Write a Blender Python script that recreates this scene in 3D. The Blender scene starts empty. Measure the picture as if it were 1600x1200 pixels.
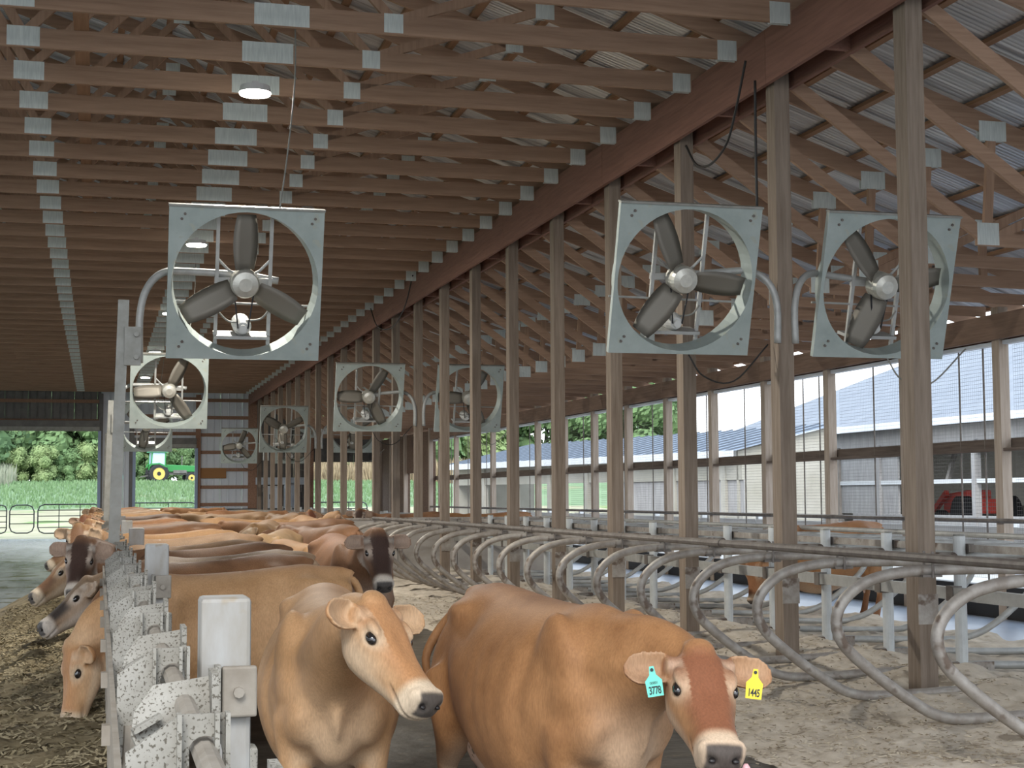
import bpy, bmesh, math, random
import numpy as np
from mathutils import Vector, Matrix, noise as mnoise

random.seed(7)
SC = bpy.context.scene
COL = SC.collection

# ------------------------------------------------------------------ camera, world, light, exposure
FPX = 2404.0
cam_d = bpy.data.cameras.new('camera')
cam = bpy.data.objects.new('camera', cam_d)
COL.objects.link(cam)
cam_d.sensor_fit = 'HORIZONTAL'
cam_d.sensor_width = 36.0
cam_d.lens = 36.0 * FPX / 1600.0
cam_d.clip_end = 1500
CAM_YAW, CAM_PITCH, CAM_ROLL = math.radians(15.02), math.radians(4.17), math.radians(-0.30)
cam.matrix_world = (Matrix.Translation((0, 0, 1.62)) @ Matrix.Rotation(-CAM_YAW, 4, 'Z')
                    @ Matrix.Rotation(math.radians(90) + CAM_PITCH, 4, 'X') @ Matrix.Rotation(CAM_ROLL, 4, 'Z'))
SC.camera = cam

w = bpy.data.worlds.new('overcast_sky')
SC.world = w
w.use_nodes = True
nt = w.node_tree
nt.nodes.clear()
tc = nt.nodes.new('ShaderNodeTexCoord')
sep = nt.nodes.new('ShaderNodeSeparateXYZ')
ramp = nt.nodes.new('ShaderNodeValToRGB')
ramp.color_ramp.elements[0].position = 0.0
ramp.color_ramp.elements[0].color = (0.92, 0.96, 1.0, 1)
ramp.color_ramp.elements[1].position = 0.8
ramp.color_ramp.elements[1].color = (0.70, 0.84, 1.0, 1)
bg = nt.nodes.new('ShaderNodeBackground')
bg.inputs['Strength'].default_value = 1.9
out = nt.nodes.new('ShaderNodeOutputWorld')
nt.links.new(tc.outputs['Generated'], sep.inputs[0])
nt.links.new(sep.outputs['Z'], ramp.inputs[0])
nt.links.new(ramp.outputs[0], bg.inputs['Color'])
nt.links.new(bg.outputs[0], out.inputs[0])

sun_d = bpy.data.lights.new('hazy_sun', 'SUN')
sun_d.energy = 1.6
sun_d.angle = math.radians(25)
sun_d.color = (1.0, 0.96, 0.9)
sun = bpy.data.objects.new('hazy_sun', sun_d)
COL.objects.link(sun)
sun.rotation_euler = (math.radians(48), 0, math.radians(-20))   # high behind the camera

SC.view_settings.view_transform = 'Standard'
SC.view_settings.look = 'None'
SC.view_settings.gamma = 1.0
SC.view_settings.use_curve_mapping = False
SC.view_settings.exposure = 0.92

# ------------------------------------------------------------------ materials
MATS = {}


def mat(name, color, rough=0.8, metal=0.0, var=None, scale=(1, 1, 1), detail=4.0, bump=0.0, bscale=None, spots=None, emit=None, spec=0.4, alpha_trans=0.0):
    """plain principled with noise driven colour variation (in object space)."""
    if name in MATS:
        return MATS[name]
    m = bpy.data.materials.new(name)
    m.use_nodes = True
    n = m.node_tree
    b = n.nodes['Principled BSDF']
    b.inputs['Base Color'].default_value = (*color, 1)
    b.inputs['Roughness'].default_value = rough
    b.inputs['Metallic'].default_value = metal
    b.inputs['Specular IOR Level'].default_value = spec
    if var or bump or spots:
        t = n.nodes.new('ShaderNodeTexCoord')
        mp = n.nodes.new('ShaderNodeMapping')
        mp.inputs['Scale'].default_value = scale
        n.links.new(t.outputs['Object'], mp.inputs[0])
        oi = n.nodes.new('ShaderNodeObjectInfo')
        ad = n.nodes.new('ShaderNodeVectorMath')
        ad.operation = 'ADD'
        sc = n.nodes.new('ShaderNodeVectorMath')
        sc.operation = 'SCALE'
        cv = n.nodes.new('ShaderNodeCombineXYZ')
        n.links.new(oi.outputs['Random'], cv.inputs[0])
        n.links.new(oi.outputs['Random'], cv.inputs[1])
        n.links.new(cv.outputs[0], sc.inputs[0])
        sc.inputs['Scale'].default_value = 37.0
        n.links.new(mp.outputs[0], ad.inputs[0])
        n.links.new(sc.outputs[0], ad.inputs[1])
        vec = ad.outputs[0]
    last = None
    if var:
        nz = n.nodes.new('ShaderNodeTexNoise')
        nz.inputs['Scale'].default_value = 1.0
        nz.inputs['Detail'].default_value = detail
        nz.inputs['Roughness'].default_value = 0.6
        n.links.new(vec, nz.inputs['Vector'])
        r = n.nodes.new('ShaderNodeValToRGB')
        r.color_ramp.elements[0].position = 0.3
        r.color_ramp.elements[1].position = 0.7
        r.color_ramp.elements[0].color = (*color, 1)
        r.color_ramp.elements[1].color = (*var, 1)
        n.links.new(nz.outputs['Fac'], r.inputs[0])
        last = r.outputs[0]
    if spots:
        scol, sscale, thr = spots
        nz2 = n.nodes.new('ShaderNodeTexNoise')
        nz2.inputs['Scale'].default_value = sscale
        nz2.inputs['Detail'].default_value = 3.0
        n.links.new(t.outputs['Object'], nz2.inputs['Vector'])
        r2 = n.nodes.new('ShaderNodeValToRGB')
        r2.color_ramp.elements[0].position = thr
        r2.color_ramp.elements[1].position = thr + 0.06
        r2.color_ramp.elements[0].color = (0, 0, 0, 1)
        r2.color_ramp.elements[1].color = (1, 1, 1, 1)
        n.links.new(nz2.outputs['Fac'], r2.inputs[0])
        mx = n.nodes.new('ShaderNodeMixRGB')
        n.links.new(r2.outputs[0], mx.inputs[0])
        if last:
            n.links.new(last, mx.inputs[1])
        else:
            mx.inputs[1].default_value = (*color, 1)
        mx.inputs[2].default_value = (*scol, 1)
        last = mx.outputs[0]
    if last:
        n.links.new(last, b.inputs['Base Color'])
    if bump:
        nb = n.nodes.new('ShaderNodeTexNoise')
        nb.inputs['Scale'].default_value = bscale or 1.0
        nb.inputs['Detail'].default_value = 6.0
        n.links.new(vec if bscale is None else t.outputs['Object'], nb.inputs['Vector'])
        bp = n.nodes.new('ShaderNodeBump')
        bp.inputs['Strength'].default_value = min(1.0, bump)
        bp.inputs['Distance'].default_value = 0.02
        n.links.new(nb.outputs['Fac'], bp.inputs['Height'])
        n.links.new(bp.outputs[0], b.inputs['Normal'])
    if emit:
        b.inputs['Emission Color'].default_value = (*emit[0], 1)
        b.inputs['Emission Strength'].default_value = emit[1]
    if alpha_trans:
        b.inputs['Transmission Weight'].default_value = alpha_trans
    MATS[name] = m
    return m


def wood(name, c1, c2, axis, knots=True):
    s = [26, 26, 26]
    s['xyz'.index(axis)] = 1.6
    return mat(name, c1, 0.85, 0, c2, tuple(s), 5, 0.25)


WX = wood('truss_wood_x', (0.30, 0.187, 0.125), (0.415, 0.27, 0.185), 'x')
WZ = wood('truss_wood_z', (0.30, 0.187, 0.125), (0.415, 0.27, 0.185), 'z')
WY = wood('beam_wood_y', (0.19, 0.092, 0.066), (0.26, 0.13, 0.096), 'y')
WP = wood('purlin_wood_y', (0.27, 0.15, 0.085), (0.36, 0.21, 0.125), 'y')
POST = wood('post_wood', (0.16, 0.12, 0.09), (0.265, 0.21, 0.165), 'z')
POSTR = wood('wall_post_wood', (0.32, 0.25, 0.195), (0.46, 0.385, 0.32), 'z')
WALLG = wood('wall_girt_wood', (0.085, 0.062, 0.05), (0.15, 0.115, 0.095), 'y')  # girt wood darkened in colour to stand for its backlit shade
WALLH = wood('wall_header_wood', (0.19, 0.12, 0.085), (0.28, 0.185, 0.135), 'y')
GIRT = wood('girt_wood', (0.24, 0.13, 0.085), (0.36, 0.21, 0.14), 'y')
PLATE = mat('gusset_steel', (0.56, 0.61, 0.59), 0.5, 0.2, (0.70, 0.75, 0.72), (60, 6, 6), 2)
ROOF = mat('roof_steel', (0.42, 0.42, 0.44), 0.30, 0.45, (0.86, 0.86, 0.88), (0.35, 34, 0.35), 3)  # light and dark colour stripes imitate reflections along the corrugations
GALV = mat('galvanised_steel', (0.22, 0.215, 0.19), 0.55, 0.3, (0.32, 0.315, 0.29), (7, 7, 7), 5)
FANP = mat('fan_panel_steel', (0.30, 0.345, 0.325), 0.55, 0.2, (0.39, 0.435, 0.415), (4, 4, 4), 5, 0, None, ((0.36, 0.38, 0.33), 9, 0.62))
TUBE = mat('worn_tube_steel', (0.24, 0.205, 0.175), 0.55, 0.3, (0.42, 0.39, 0.355), (9, 9, 9), 6, 0.15, None, ((0.15, 0.11, 0.085), 6, 0.60))
TUBEC = mat('clean_tube_steel', (0.33, 0.33, 0.315), 0.5, 0.25, (0.44, 0.44, 0.425), (9, 9, 9), 6)
SPOST = mat('pale_post_steel', (0.47, 0.49, 0.49), 0.5, 0.1, (0.60, 0.62, 0.62), (7, 7, 7), 5)
RAILD = mat('dark_rail_steel', (0.11, 0.09, 0.08), 0.55, 0.3, (0.2, 0.18, 0.16), (9, 9, 9), 4)
LOCK = mat('spattered_white_steel', (0.20, 0.185, 0.155), 0.7, 0.0, (0.315, 0.30, 0.268), (8, 8, 8), 5, 0.1, None, ((0.09, 0.078, 0.06), 150, 0.565))
LOCK2 = mat('muddy_steel', (0.20, 0.17, 0.135), 0.75, 0.0, (0.29, 0.26, 0.22), (10, 10, 10), 5, 0.15)
POSTW = mat('white_post_cap', (0.235, 0.212, 0.178), 0.65, 0.0, (0.345, 0.342, 0.335), (9, 9, 3), 5, 0.1, None, ((0.26, 0.22, 0.17), 9, 0.6))
BLACK = mat('black_rubber', (0.012, 0.012, 0.014), 0.5)
CABLE = mat('cable_black', (0.02, 0.018, 0.017), 0.5)
CONC = mat('concrete', (0.36, 0.34, 0.31), 0.85, 0, (0.48, 0.46, 0.43), (1.5, 1.5, 1.5), 8, 0.2)
CONCW = mat('stained_concrete_panel', (0.30, 0.27, 0.24), 0.85, 0, (0.42, 0.39, 0.36), (1.2, 1.2, 2.5), 8, 0.1)
WHITEMETAL = mat('white_wall_steel', (0.58, 0.61, 0.66), 0.5, 0.1, (0.68, 0.71, 0.76), (0.7, 0.7, 0.7), 3)
DARKMETAL = mat('dark_door_steel', (0.10, 0.095, 0.09), 0.5, 0.3, (0.16, 0.15, 0.14), (3, 3, 3), 3)
HOUS = mat('lamp_housing', (0.6, 0.6, 0.6), 0.5)
LED = mat('led_diffuser', (0.9, 0.9, 0.9), 0.5, emit=((1.0, 0.97, 0.86), 16.0))

# ------------------------------------------------------------------ object helpers


def T(o, label=None, cat=None, group=None, kind=None):
    if label:
        o['label'] = label
    if cat:
        o['category'] = cat
    if group:
        o['group'] = group
    if kind:
        o['kind'] = kind
    return o


def link(name, data, parent=None, loc=(0, 0, 0), rot=(0, 0, 0)):
    o = bpy.data.objects.new(name, data)
    COL.objects.link(o)
    o.location = loc
    o.rotation_euler = rot
    if parent is not None:
        o.parent = parent
    return o


def empty(name, loc=(0, 0, 0), rot=(0, 0, 0)):
    o = link(name, None, None, loc, rot)
    o.empty_display_size = 0.2
    return o


def dup_tree(o, parent=None):
    c = o.copy()
    COL.objects.link(c)
    if parent is not None:
        c.parent = parent
        c.matrix_parent_inverse = o.matrix_parent_inverse
    for ch in list(o.children):
        dup_tree(ch, c)
    return c


class MB:
    def __init__(s):
        s.v, s.f = [], []

    def add(s, vs, fs):
        k = len(s.v)
        s.v.extend([tuple(p) for p in vs])
        s.f.extend([tuple(i + k for i in f) for f in fs])
        return s

    def box(s, x0, x1, y0, y1, z0, z1):
        vs = [(x0, y0, z0), (x1, y0, z0), (x1, y1, z0), (x0, y1, z0), (x0, y0, z1), (x1, y0, z1), (x1, y1, z1), (x0, y1, z1)]
        return s.add(vs, [(0, 3, 2, 1), (4, 5, 6, 7), (0, 1, 5, 4), (1, 2, 6, 5), (2, 3, 7, 6), (3, 0, 4, 7)])

    def beam(s, a, b, w, h, side=(0, 1, 0)):
        """box from a to b; w = width along SIDE, h = the other."""
        a, b = Vector(a), Vector(b)
        d = (b - a).normalized()
        sd = Vector(side)
        sd = (sd - d * sd.dot(d)).normalized()
        u = d.cross(sd)
        vs = []
        for p in (a, b):
            for i, j in ((-1, -1), (1, -1), (1, 1), (-1, 1)):
                vs.append(p + sd * (w / 2 * i) + u * (h / 2 * j))
        return s.add(vs, [(0, 1, 2, 3), (7, 6, 5, 4), (0, 4, 5, 1), (1, 5, 6, 2), (2, 6, 7, 3), (3, 7, 4, 0)])

    def prism(s, poly, axis, a0, a1):
        """polygon (2D) extruded along axis; 2D coords are the other two axes in xyz order."""
        n = len(poly)

        def p3(p, a):
            q = list(p)
            q.insert('xyz'.index(axis), a)
            return q
        vs = [p3(p, a0) for p in poly] + [p3(p, a1) for p in poly]
        fs = [tuple(range(n)), tuple(range(2 * n - 1, n - 1, -1))]
        fs += [(i, i + n, (i + 1) % n + n, (i + 1) % n) for i in range(n)]
        return s.add(vs, fs)

    def tube(s, pts, r, seg=8, caps=True):
        pts = [Vector(p) for p in pts]
        n = len(pts)
        rs = r if hasattr(r, '__len__') else [r] * n
        tang = [(pts[min(i + 1, n - 1)] - pts[max(i - 1, 0)]).normalized() for i in range(n)]
        ref = Vector((0, 0, 1)) if abs(tang[0].z) < 0.9 else Vector((1, 0, 0))
        u = tang[0].cross(ref).normalized()
        vs = []
        for i in range(n):
            u = (u - tang[i] * u.dot(tang[i])).normalized()
            w_ = tang[i].cross(u)
            for k in range(seg):
                a = 2 * math.pi * k / seg
                vs.append(pts[i] + (u * math.cos(a) + w_ * math.sin(a)) * rs[i])
        fs = []
        for i in range(n - 1):
            for k in range(seg):
                k2 = (k + 1) % seg
                fs.append((i * seg + k, i * seg + k2, (i + 1) * seg + k2, (i + 1) * seg + k))
        if caps:
            fs.append(tuple(range(seg - 1, -1, -1)))
            fs.append(tuple((n - 1) * seg + k for k in range(seg)))
        return s.add(vs, fs)

    def cyl(s, a, b, r, seg=16, r2=None):
        return s.tube([a, b], [r, r if r2 is None else r2], seg)

    def ell(s, c, r, M=None, seg=14, rings=8):
        vs, fs = [], []
        for i in range(rings + 1):
            th = math.pi * i / rings
            for k in range(seg):
                a = 2 * math.pi * k / seg
                p = Vector((r[0] * math.sin(th) * math.cos(a), r[1] * math.sin(th) * math.sin(a), r[2] * math.cos(th)))
                if M is not None:
                    p = M @ p
                vs.append(p + Vector(c))
        for i in range(rings):
            for k in range(seg):
                k2 = (k + 1) % seg
                a, b, c_, d = i * seg + k, (i + 1) * seg + k, (i + 1) * seg + k2, i * seg + k2
                if i == 0:
                    fs.append((a, b, c_))
                elif i == rings - 1:
                    fs.append((a, b, d))
                else:
                    fs.append((a, b, c_, d))
        return s.add(vs, fs)

    def loft(s, rings):
        """closed rings (lists of equal length) joined and capped."""
        n = len(rings[0])
        vs = [p for r in rings for p in r]
        fs = []
        for i in range(len(rings) - 1):
            for k in range(n):
                k2 = (k + 1) % n
                fs.append((i * n + k, i * n + k2, (i + 1) * n + k2, (i + 1) * n + k))
        fs.append(tuple(range(n - 1, -1, -1)))
        fs.append(tuple((len(rings) - 1) * n + k for k in range(n)))
        return s.add(vs, fs)

    def mesh(s, name, m, smooth=False):
        me = bpy.data.meshes.new(name)
        me.from_pydata(s.v, [], s.f)
        me.materials.append(m)
        if smooth:
            me.polygons.foreach_set('use_smooth', [True] * len(me.polygons))
        me.update()
        return me

    def build(s, name, m, parent=None, loc=(0, 0, 0), rot=(0, 0, 0), smooth=False, bevel=0.0):
        me = s.mesh(name, m, smooth)
        if bevel:
            bm = bmesh.new()
            bm.from_mesh(me)
            bmesh.ops.recalc_face_normals(bm, faces=bm.faces)
            bmesh.ops.bevel(bm, geom=[e for e in bm.edges if e.is_manifold and e.calc_face_angle(0) > 0.6], offset=bevel, segments=2, affect='EDGES', profile=0.5)
            bm.to_mesh(me)
            bm.free()
        return link(name, me, parent, loc, rot)


def catmull(pts, sub=6):
    pts = [Vector(p) for p in pts]
    P = [pts[0] * 2 - pts[1]] + pts + [pts[-1] * 2 - pts[-2]]
    o = []
    for i in range(1, len(P) - 2):
        for k in range(sub):
            t = k / sub
            o.append(0.5 * ((2 * P[i]) + (P[i + 1] - P[i - 1]) * t + (2 * P[i - 1] - 5 * P[i] + 4 * P[i + 1] - P[i + 2]) * t * t
                            + (3 * P[i] - P[i - 1] - 3 * P[i + 1] + P[i + 2]) * t ** 3))
    o.append(pts[-1])
    return o


ONES = 'first second third fourth fifth sixth seventh eighth ninth tenth eleventh twelfth thirteenth fourteenth fifteenth sixteenth seventeenth eighteenth nineteenth twentieth'.split()


def nth(i):
    if i < 20:
        return ONES[i]
    t = i + 1
    tens = {2: 'twenty', 3: 'thirty', 4: 'forty', 5: 'fifty'}[t // 10]
    if t % 10 == 0:
        return {'twenty': 'twentieth', 'thirty': 'thirtieth', 'forty': 'fortieth', 'fifty': 'fiftieth'}[tens]
    return tens + '-' + ONES[t % 10 - 1]
# ------------------------------------------------------------------ building constants
XP, XW, YE, YN = 6.18, 11.35, 65.0, -1.5      # post row, right wall, far end, open near end
RIDGE = -2.5


def roof_z(x):
    """underside of the roof sheet."""
    if x < RIDGE:
        x = 2 * RIDGE - x
    return 6.19 + 0.34 * (XP - x)


# ------------------------------------------------------------------ ground and floors
def grid_mesh(name, x0, x1, nx, y0, y1, ny, zf, m, smooth=True):
    xs = np.linspace(x0, x1, nx)
    ys = np.linspace(y0, y1, ny)
    vs = [(x, y, zf(x, y)) for y in ys for x in xs]
    fs = [(j * nx + i, j * nx + i + 1, (j + 1) * nx + i + 1, (j + 1) * nx + i) for j in range(ny - 1) for i in range(nx - 1)]
    me = bpy.data.meshes.new(name)
    me.from_pydata(vs, [], fs)
    me.materials.append(m)
    if smooth:
        me.polygons.foreach_set('use_smooth', [True] * len(me.polygons))
    return me


def nz(x, y, s, seed=0.0):
    return mnoise.noise(Vector((x * s + seed, y * s - seed, seed)))


FLOOR = mat('wet_concrete_floor', (0.16, 0.17, 0.19), 0.26, 0, (0.36, 0.385, 0.43), (2.2, 0.35, 1), 8, 0.12, None, ((0.11, 0.10, 0.08), 1.6, 0.56))  # pale bluish streaks paint the doorway and sky reflection into the colour
ALLEY = mat('manure_alley', (0.026, 0.021, 0.016), 0.40, 0, (0.105, 0.088, 0.066), (4, 4, 1), 10, 1.0, None, ((0.16, 0.13, 0.09), 7, 0.64))
WETF = mat('wet_floor_sky_tint', (0.30, 0.36, 0.46), 0.3, 0, (0.40, 0.47, 0.58), (1.5, 1.5, 1), 8, 0.25)  # bluish sky light on the wet floor is painted into the base colour
SAND = mat('bedding', (0.38, 0.32, 0.25), 0.95, 0, (0.60, 0.53, 0.44), (6, 6, 6), 10, 0.9, None, ((0.25, 0.205, 0.155), 2.6, 0.63))
FEED = mat('chopped_feed', (0.11, 0.085, 0.045), 0.95, 0, (0.27, 0.215, 0.125), (6, 6, 6), 10, 1.0, None, ((0.07, 0.052, 0.024), 3.0, 0.55))
GROUND = mat('gravel_ground', (0.25, 0.24, 0.225), 0.95, 0, (0.33, 0.32, 0.305), (0.5, 0.5, 0.5), 9, 0.2)

mb = MB().box(-17, 14, YN - 6, YE + 0.3, -0.35, 0.0)
fl = mb.build('floor', FLOOR)
T(fl, 'wet grey concrete barn floor', kind='structure')
mb = MB().box(0.45, 4.25, YN, YE, -0.02, 0.012)
T(mb.build('floor_cow_alley', ALLEY), 'dark manure covered cow alley floor between fence and stalls', kind='structure')
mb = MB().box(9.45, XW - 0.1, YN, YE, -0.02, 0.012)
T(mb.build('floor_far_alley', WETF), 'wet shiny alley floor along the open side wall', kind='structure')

# feed lying along the fence


def feed_z(x, y):
    wd = 1.25 + 0.25 * math.sin(y * 0.35) + 0.012 * (30 - y) + 1.1 * max(0, (13 - y) / 13)
    t = (x - (0.12 - wd)) / wd
    if t <= 0:
        return -0.02
    p = min(1, t * 2.4) ** 0.7
    dec = 1.0 if y < 30 else max(0.25, 1 - (y - 30) / 35)
    return p * dec * (0.13 + 0.16 * t + 0.10 * (nz(x, y, 1.1) + 0.5) + 0.05 * nz(x, y, 3.7) + 0.03 * nz(x, y, 9, 3)) - 0.02


fo = link('feed_pile', grid_mesh('feed_pile', -3.2, 0.13, 70, YN, 62, 560, feed_z, FEED))
T(fo, 'brown chopped feed heaped along the cow side of the feed alley', 'feed', kind='stuff')
STRAW = mat('feed_flakes', (0.19, 0.15, 0.08), 0.9, 0, (0.40, 0.335, 0.215), (3, 3, 3), 3)
mb = MB()
rs = random.Random(3)
for i in range(20000):
    y = 6 + 16 * rs.random() ** 1.6
    x = 0.12 - (1.9 if y < 13 else 1.3) * rs.random()
    z = feed_z(x, y)
    if z < 0.02:
        continue
    a, l, wd = rs.random() * 6.28, 0.010 + 0.024 * rs.random(), 0.003 + 0.005 * rs.random()
    dx, dy = math.cos(a) * l, math.sin(a) * l
    px_, py_ = -math.sin(a) * wd, math.cos(a) * wd
    t1, t2 = rs.uniform(-.012, .02), rs.uniform(-.012, .02)
    z += 0.008
    mb.add([(x - dx - px_, y - dy - py_, z + t1), (x + dx - px_, y + dy - py_, z + t2), (x + dx + px_, y + dy + py_, z + t2 + .004), (x - dx + px_, y - dy + py_, z + t1 + .004)], [(0, 1, 2, 3)])
T(mb.build('feed_flakes', STRAW), 'loose chopped stalks scattered over the feed', 'feed', kind='stuff')

# bedding in the stalls


def bed_z(x, y):
    e = min(1, max(0, (x - 3.75 - 0.22 * nz(0, y, 0.8, 5)) / 0.45))
    stall = math.cos((y - 7.77) / 1.22 * 2 * math.pi)
    hump = 0.055 * stall * min(1, max(0, (x - 4.9) / 0.6))
    mid = 0.10 * math.exp(-((x - 6.6) / 0.55) ** 2)
    return e * (0.10 + hump + mid + 0.05 * nz(x, y, 1.7) + 0.03 * nz(x, y, 5.1, 2) + 0.016 * nz(x, y, 13, 7)) - 0.02


b1 = link('bedding', grid_mesh('bedding', 3.4, 9.4, 106, 6.0, 29.95, 420, bed_z, SAND))
T(b1, 'pale sandy bedding filling the near block of stalls', 'bedding', kind='stuff')
mb = MB()
for i in range(15000):
    y = 6.5 + 17 * rs.random() ** 1.7
    x = 3.8 + 3.0 * rs.random()
    z = bed_z(x, y)
    a, l, wd = rs.random() * 6.28, 0.007 + 0.018 * rs.random(), 0.003 + 0.004 * rs.random()
    dx, dy = math.cos(a) * l, math.sin(a) * l
    px_, py_ = -math.sin(a) * wd, math.cos(a) * wd
    t1, t2 = rs.uniform(-.003, .012), rs.uniform(-.003, .012)
    z += 0.004
    mb.add([(x - dx - px_, y - dy - py_, z + t1), (x + dx - px_, y + dy - py_, z + t2), (x + dx + px_, y + dy + py_, z + t2 + .004), (x - dx + px_, y - dy + py_, z + t1 + .004)], [(0, 1, 2, 3)])
T(mb.build('bedding_flakes', mat('bedding_chips', (0.30, 0.24, 0.17), 0.9, 0, (0.62, 0.54, 0.42), (9, 9, 9), 2)), 'loose dry stalks strewn over the bedding', 'bedding', kind='stuff')
b2 = link('bedding', grid_mesh('bedding_far', 4.2, 9.4, 20, 35.0, 62.0, 60, bed_z, SAND))
T(b2, 'pale bedding of the distant block of stalls', 'bedding', kind='stuff')

# ------------------------------------------------------------------ roof: corrugated panels and purlins
roof = empty('roof')
T(roof, 'corrugated steel barn roof', kind='structure')


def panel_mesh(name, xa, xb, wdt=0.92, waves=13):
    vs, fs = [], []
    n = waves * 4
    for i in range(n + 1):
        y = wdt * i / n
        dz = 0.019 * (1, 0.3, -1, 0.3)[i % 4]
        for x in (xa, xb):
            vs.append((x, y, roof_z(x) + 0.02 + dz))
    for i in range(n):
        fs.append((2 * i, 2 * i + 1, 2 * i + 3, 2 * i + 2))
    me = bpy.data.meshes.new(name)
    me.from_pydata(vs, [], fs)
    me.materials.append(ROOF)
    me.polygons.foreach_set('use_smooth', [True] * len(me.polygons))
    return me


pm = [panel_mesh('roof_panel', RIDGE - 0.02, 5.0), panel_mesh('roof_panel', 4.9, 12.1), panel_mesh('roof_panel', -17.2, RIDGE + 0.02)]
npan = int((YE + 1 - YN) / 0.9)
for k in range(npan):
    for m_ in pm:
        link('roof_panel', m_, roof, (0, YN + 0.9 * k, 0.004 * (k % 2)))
for side in (1, -1):
    xs = [x for x in np.arange(12.0, RIDGE + 0.2, -0.62)] if side == 1 else [x for x in np.arange(-17, RIDGE, 0.9)]
    for x in xs:
        z = roof_z(x)
        me = MB().box(x - 0.045, x + 0.045, YN, YE, z - 0.042, z - 0.001).mesh('purlin', WP)
        link('purlin', me, roof)

# ------------------------------------------------------------------ trusses
Y0M, Y0L, DY = 11.36, 10.85, 1.22
TW = 0.045
ROOFD = 0.06
main_proto = []


def web(mb_, a, b, wd=0.09):
    return mb_.beam((a[0], 0, a[1]), (b[0], 0, b[1]), TW, wd)


def top_z(x):
    return roof_z(x) - ROOFD - 0.09


def make_main():
    parts = []
    zc = 5.985
    parts.append(('bottom_chord', MB().box(RIDGE, XP + 0.12, -TW / 2, TW / 2, 5.89, 6.08).mesh('bottom_chord', WX)))
    parts.append(('bottom_chord', MB().box(-11.3, RIDGE, -TW / 2, TW / 2, 5.89, 6.08).mesh('bottom_chord', WX)))
    parts.append(('top_chord', web(MB(), (XP + .1, top_z(XP + .1)), (RIDGE, top_z(RIDGE)), 0.18).mesh('top_chord', WX)))
    parts.append(('top_chord', web(MB(), (-11.3, top_z(-11.3)), (RIDGE, top_z(RIDGE)), 0.18).mesh('top_chord', WX)))
    bj = [2.58, -0.75, -4.25, -7.58]
    tj = [4.4, 0.95, RIDGE, -5.95, -9.4]
    for i, b in enumerate(bj):
        for t in (tj[i], tj[i + 1]):
            parts.append(('web', web(MB(), (b, 6.02), (t, top_z(t))).mesh('web', WZ)))

    def plate(x, z, wx, wz):
        m1 = MB().box(x - wx / 2, x + wx / 2, -TW / 2 - 0.004, -TW / 2 + 0.0, z - wz / 2, z + wz / 2)
        m1.box(x - wx / 2, x + wx / 2, TW / 2, TW / 2 + 0.004, z - wz / 2, z + wz / 2)
        parts.append(('gusset_plate', m1.mesh('gusset_plate', PLATE)))
    plate(1.55, zc + 0.01, 0.50, 0.2)
    plate(-0.75, zc + 0.01, 0.30, 0.19)
    plate(2.58, zc + 0.01, 0.18, 0.18)
    plate(5.9, zc - 0.01, 0.2, 0.2)
    plate(-4.25, zc + 0.01, 0.3, 0.19)
    for t in (4.4, 0.95, RIDGE):
        plate(t, top_z(t) - 0.02, 0.2, 0.16)
    return parts


def make_lean():
    parts = []
    tc = 0.2
    parts.append(('top_chord', web(MB(), (XP + .1, top_z(XP + .1)), (12.05, top_z(12.05)), 0.18).mesh('top_chord', WX)))
    parts.append(('bottom_chord', web(MB(), (XP + 0.1, 5.60), (8.42, 4.12), 0.13).mesh('bottom_chord', WX)))
    parts.append(('bottom_chord', web(MB(), (8.3, 4.12), (XW + 0.1, 4.05), 0.13).mesh('bottom_chord', WX)))
    parts.append(('web', web(MB(), (8.42, 4.16), (8.5, top_z(8.5))).mesh('web', WZ)))
    parts.append(('web', web(MB(), (8.55, 4.16), (9.9, top_z(9.9))).mesh('web', WZ)))
    parts.append(('web', web(MB(), (9.9, 4.1), (9.9, top_z(9.9))).mesh('web', WZ)))

    def plate(x, z, wx, wz):
        m1 = MB().box(x - wx / 2, x + wx / 2, -TW / 2 - 0.004, -TW / 2, z - wz / 2, z + wz / 2)
        m1.box(x - wx / 2, x + wx / 2, TW / 2, TW / 2 + 0.004, z - wz / 2, z + wz / 2)
        parts.append(('gusset_plate', m1.mesh('gusset_plate', PLATE)))
    plate(8.5, 5.2, 0.3, 0.2)
    plate(8.42, 4.17, 0.24, 0.22)
    plate(9.9, 4.72, 0.2, 0.16)
    return parts


PM, PL = make_main(), make_lean()
k0 = 0
for k in range(k0, 44):
    y = Y0M + DY * k
    if y > YE - 0.3:
        break
    r = empty('roof_truss', (0, y, 0))
    i = k - 2            # the first truss in view
    if 0 <= i < 16:
        T(r, 'brown wooden roof truss with steel plates, %s flat chord down from the picture top' % nth(i), 'truss', 'flat roof trusses over the feed alley')
    else:
        T(r, 'brown flat-bottomed roof truss, one of the tightly overlapping far ones' if i > 0 else 'brown flat-bottomed roof truss overhead above the frame', 'truss', 'flat roof trusses over the feed alley')
    for nm, me in PM:
        link(nm, me, r)
    y = Y0L + DY * k
    r = empty('side_roof_truss', (0, y, 0))
    i = k - 1
    if 0 <= i < 14:
        T(r, 'brown sloping side truss with crossed webs above the stalls, %s from the camera' % nth(i), 'truss', 'sloping trusses over the stalls')
    else:
        T(r, 'brown sloping side truss far down the stall row' if i > 0 else 'brown sloping side truss just beyond the frame edge', 'truss', 'sloping trusses over the stalls')
    for nm, me in PL:
        link(nm, me, r)

# long brace boards lying on the flat chords
for x, lab in ((-0.22, 'long brown brace board lying across the flat truss chords'),):
    o = MB().box(x - 0.07, x + 0.07, YN, YE - 0.1, 6.082, 6.12).build('brace_board', WP)
    T(o, lab, 'board')

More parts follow.
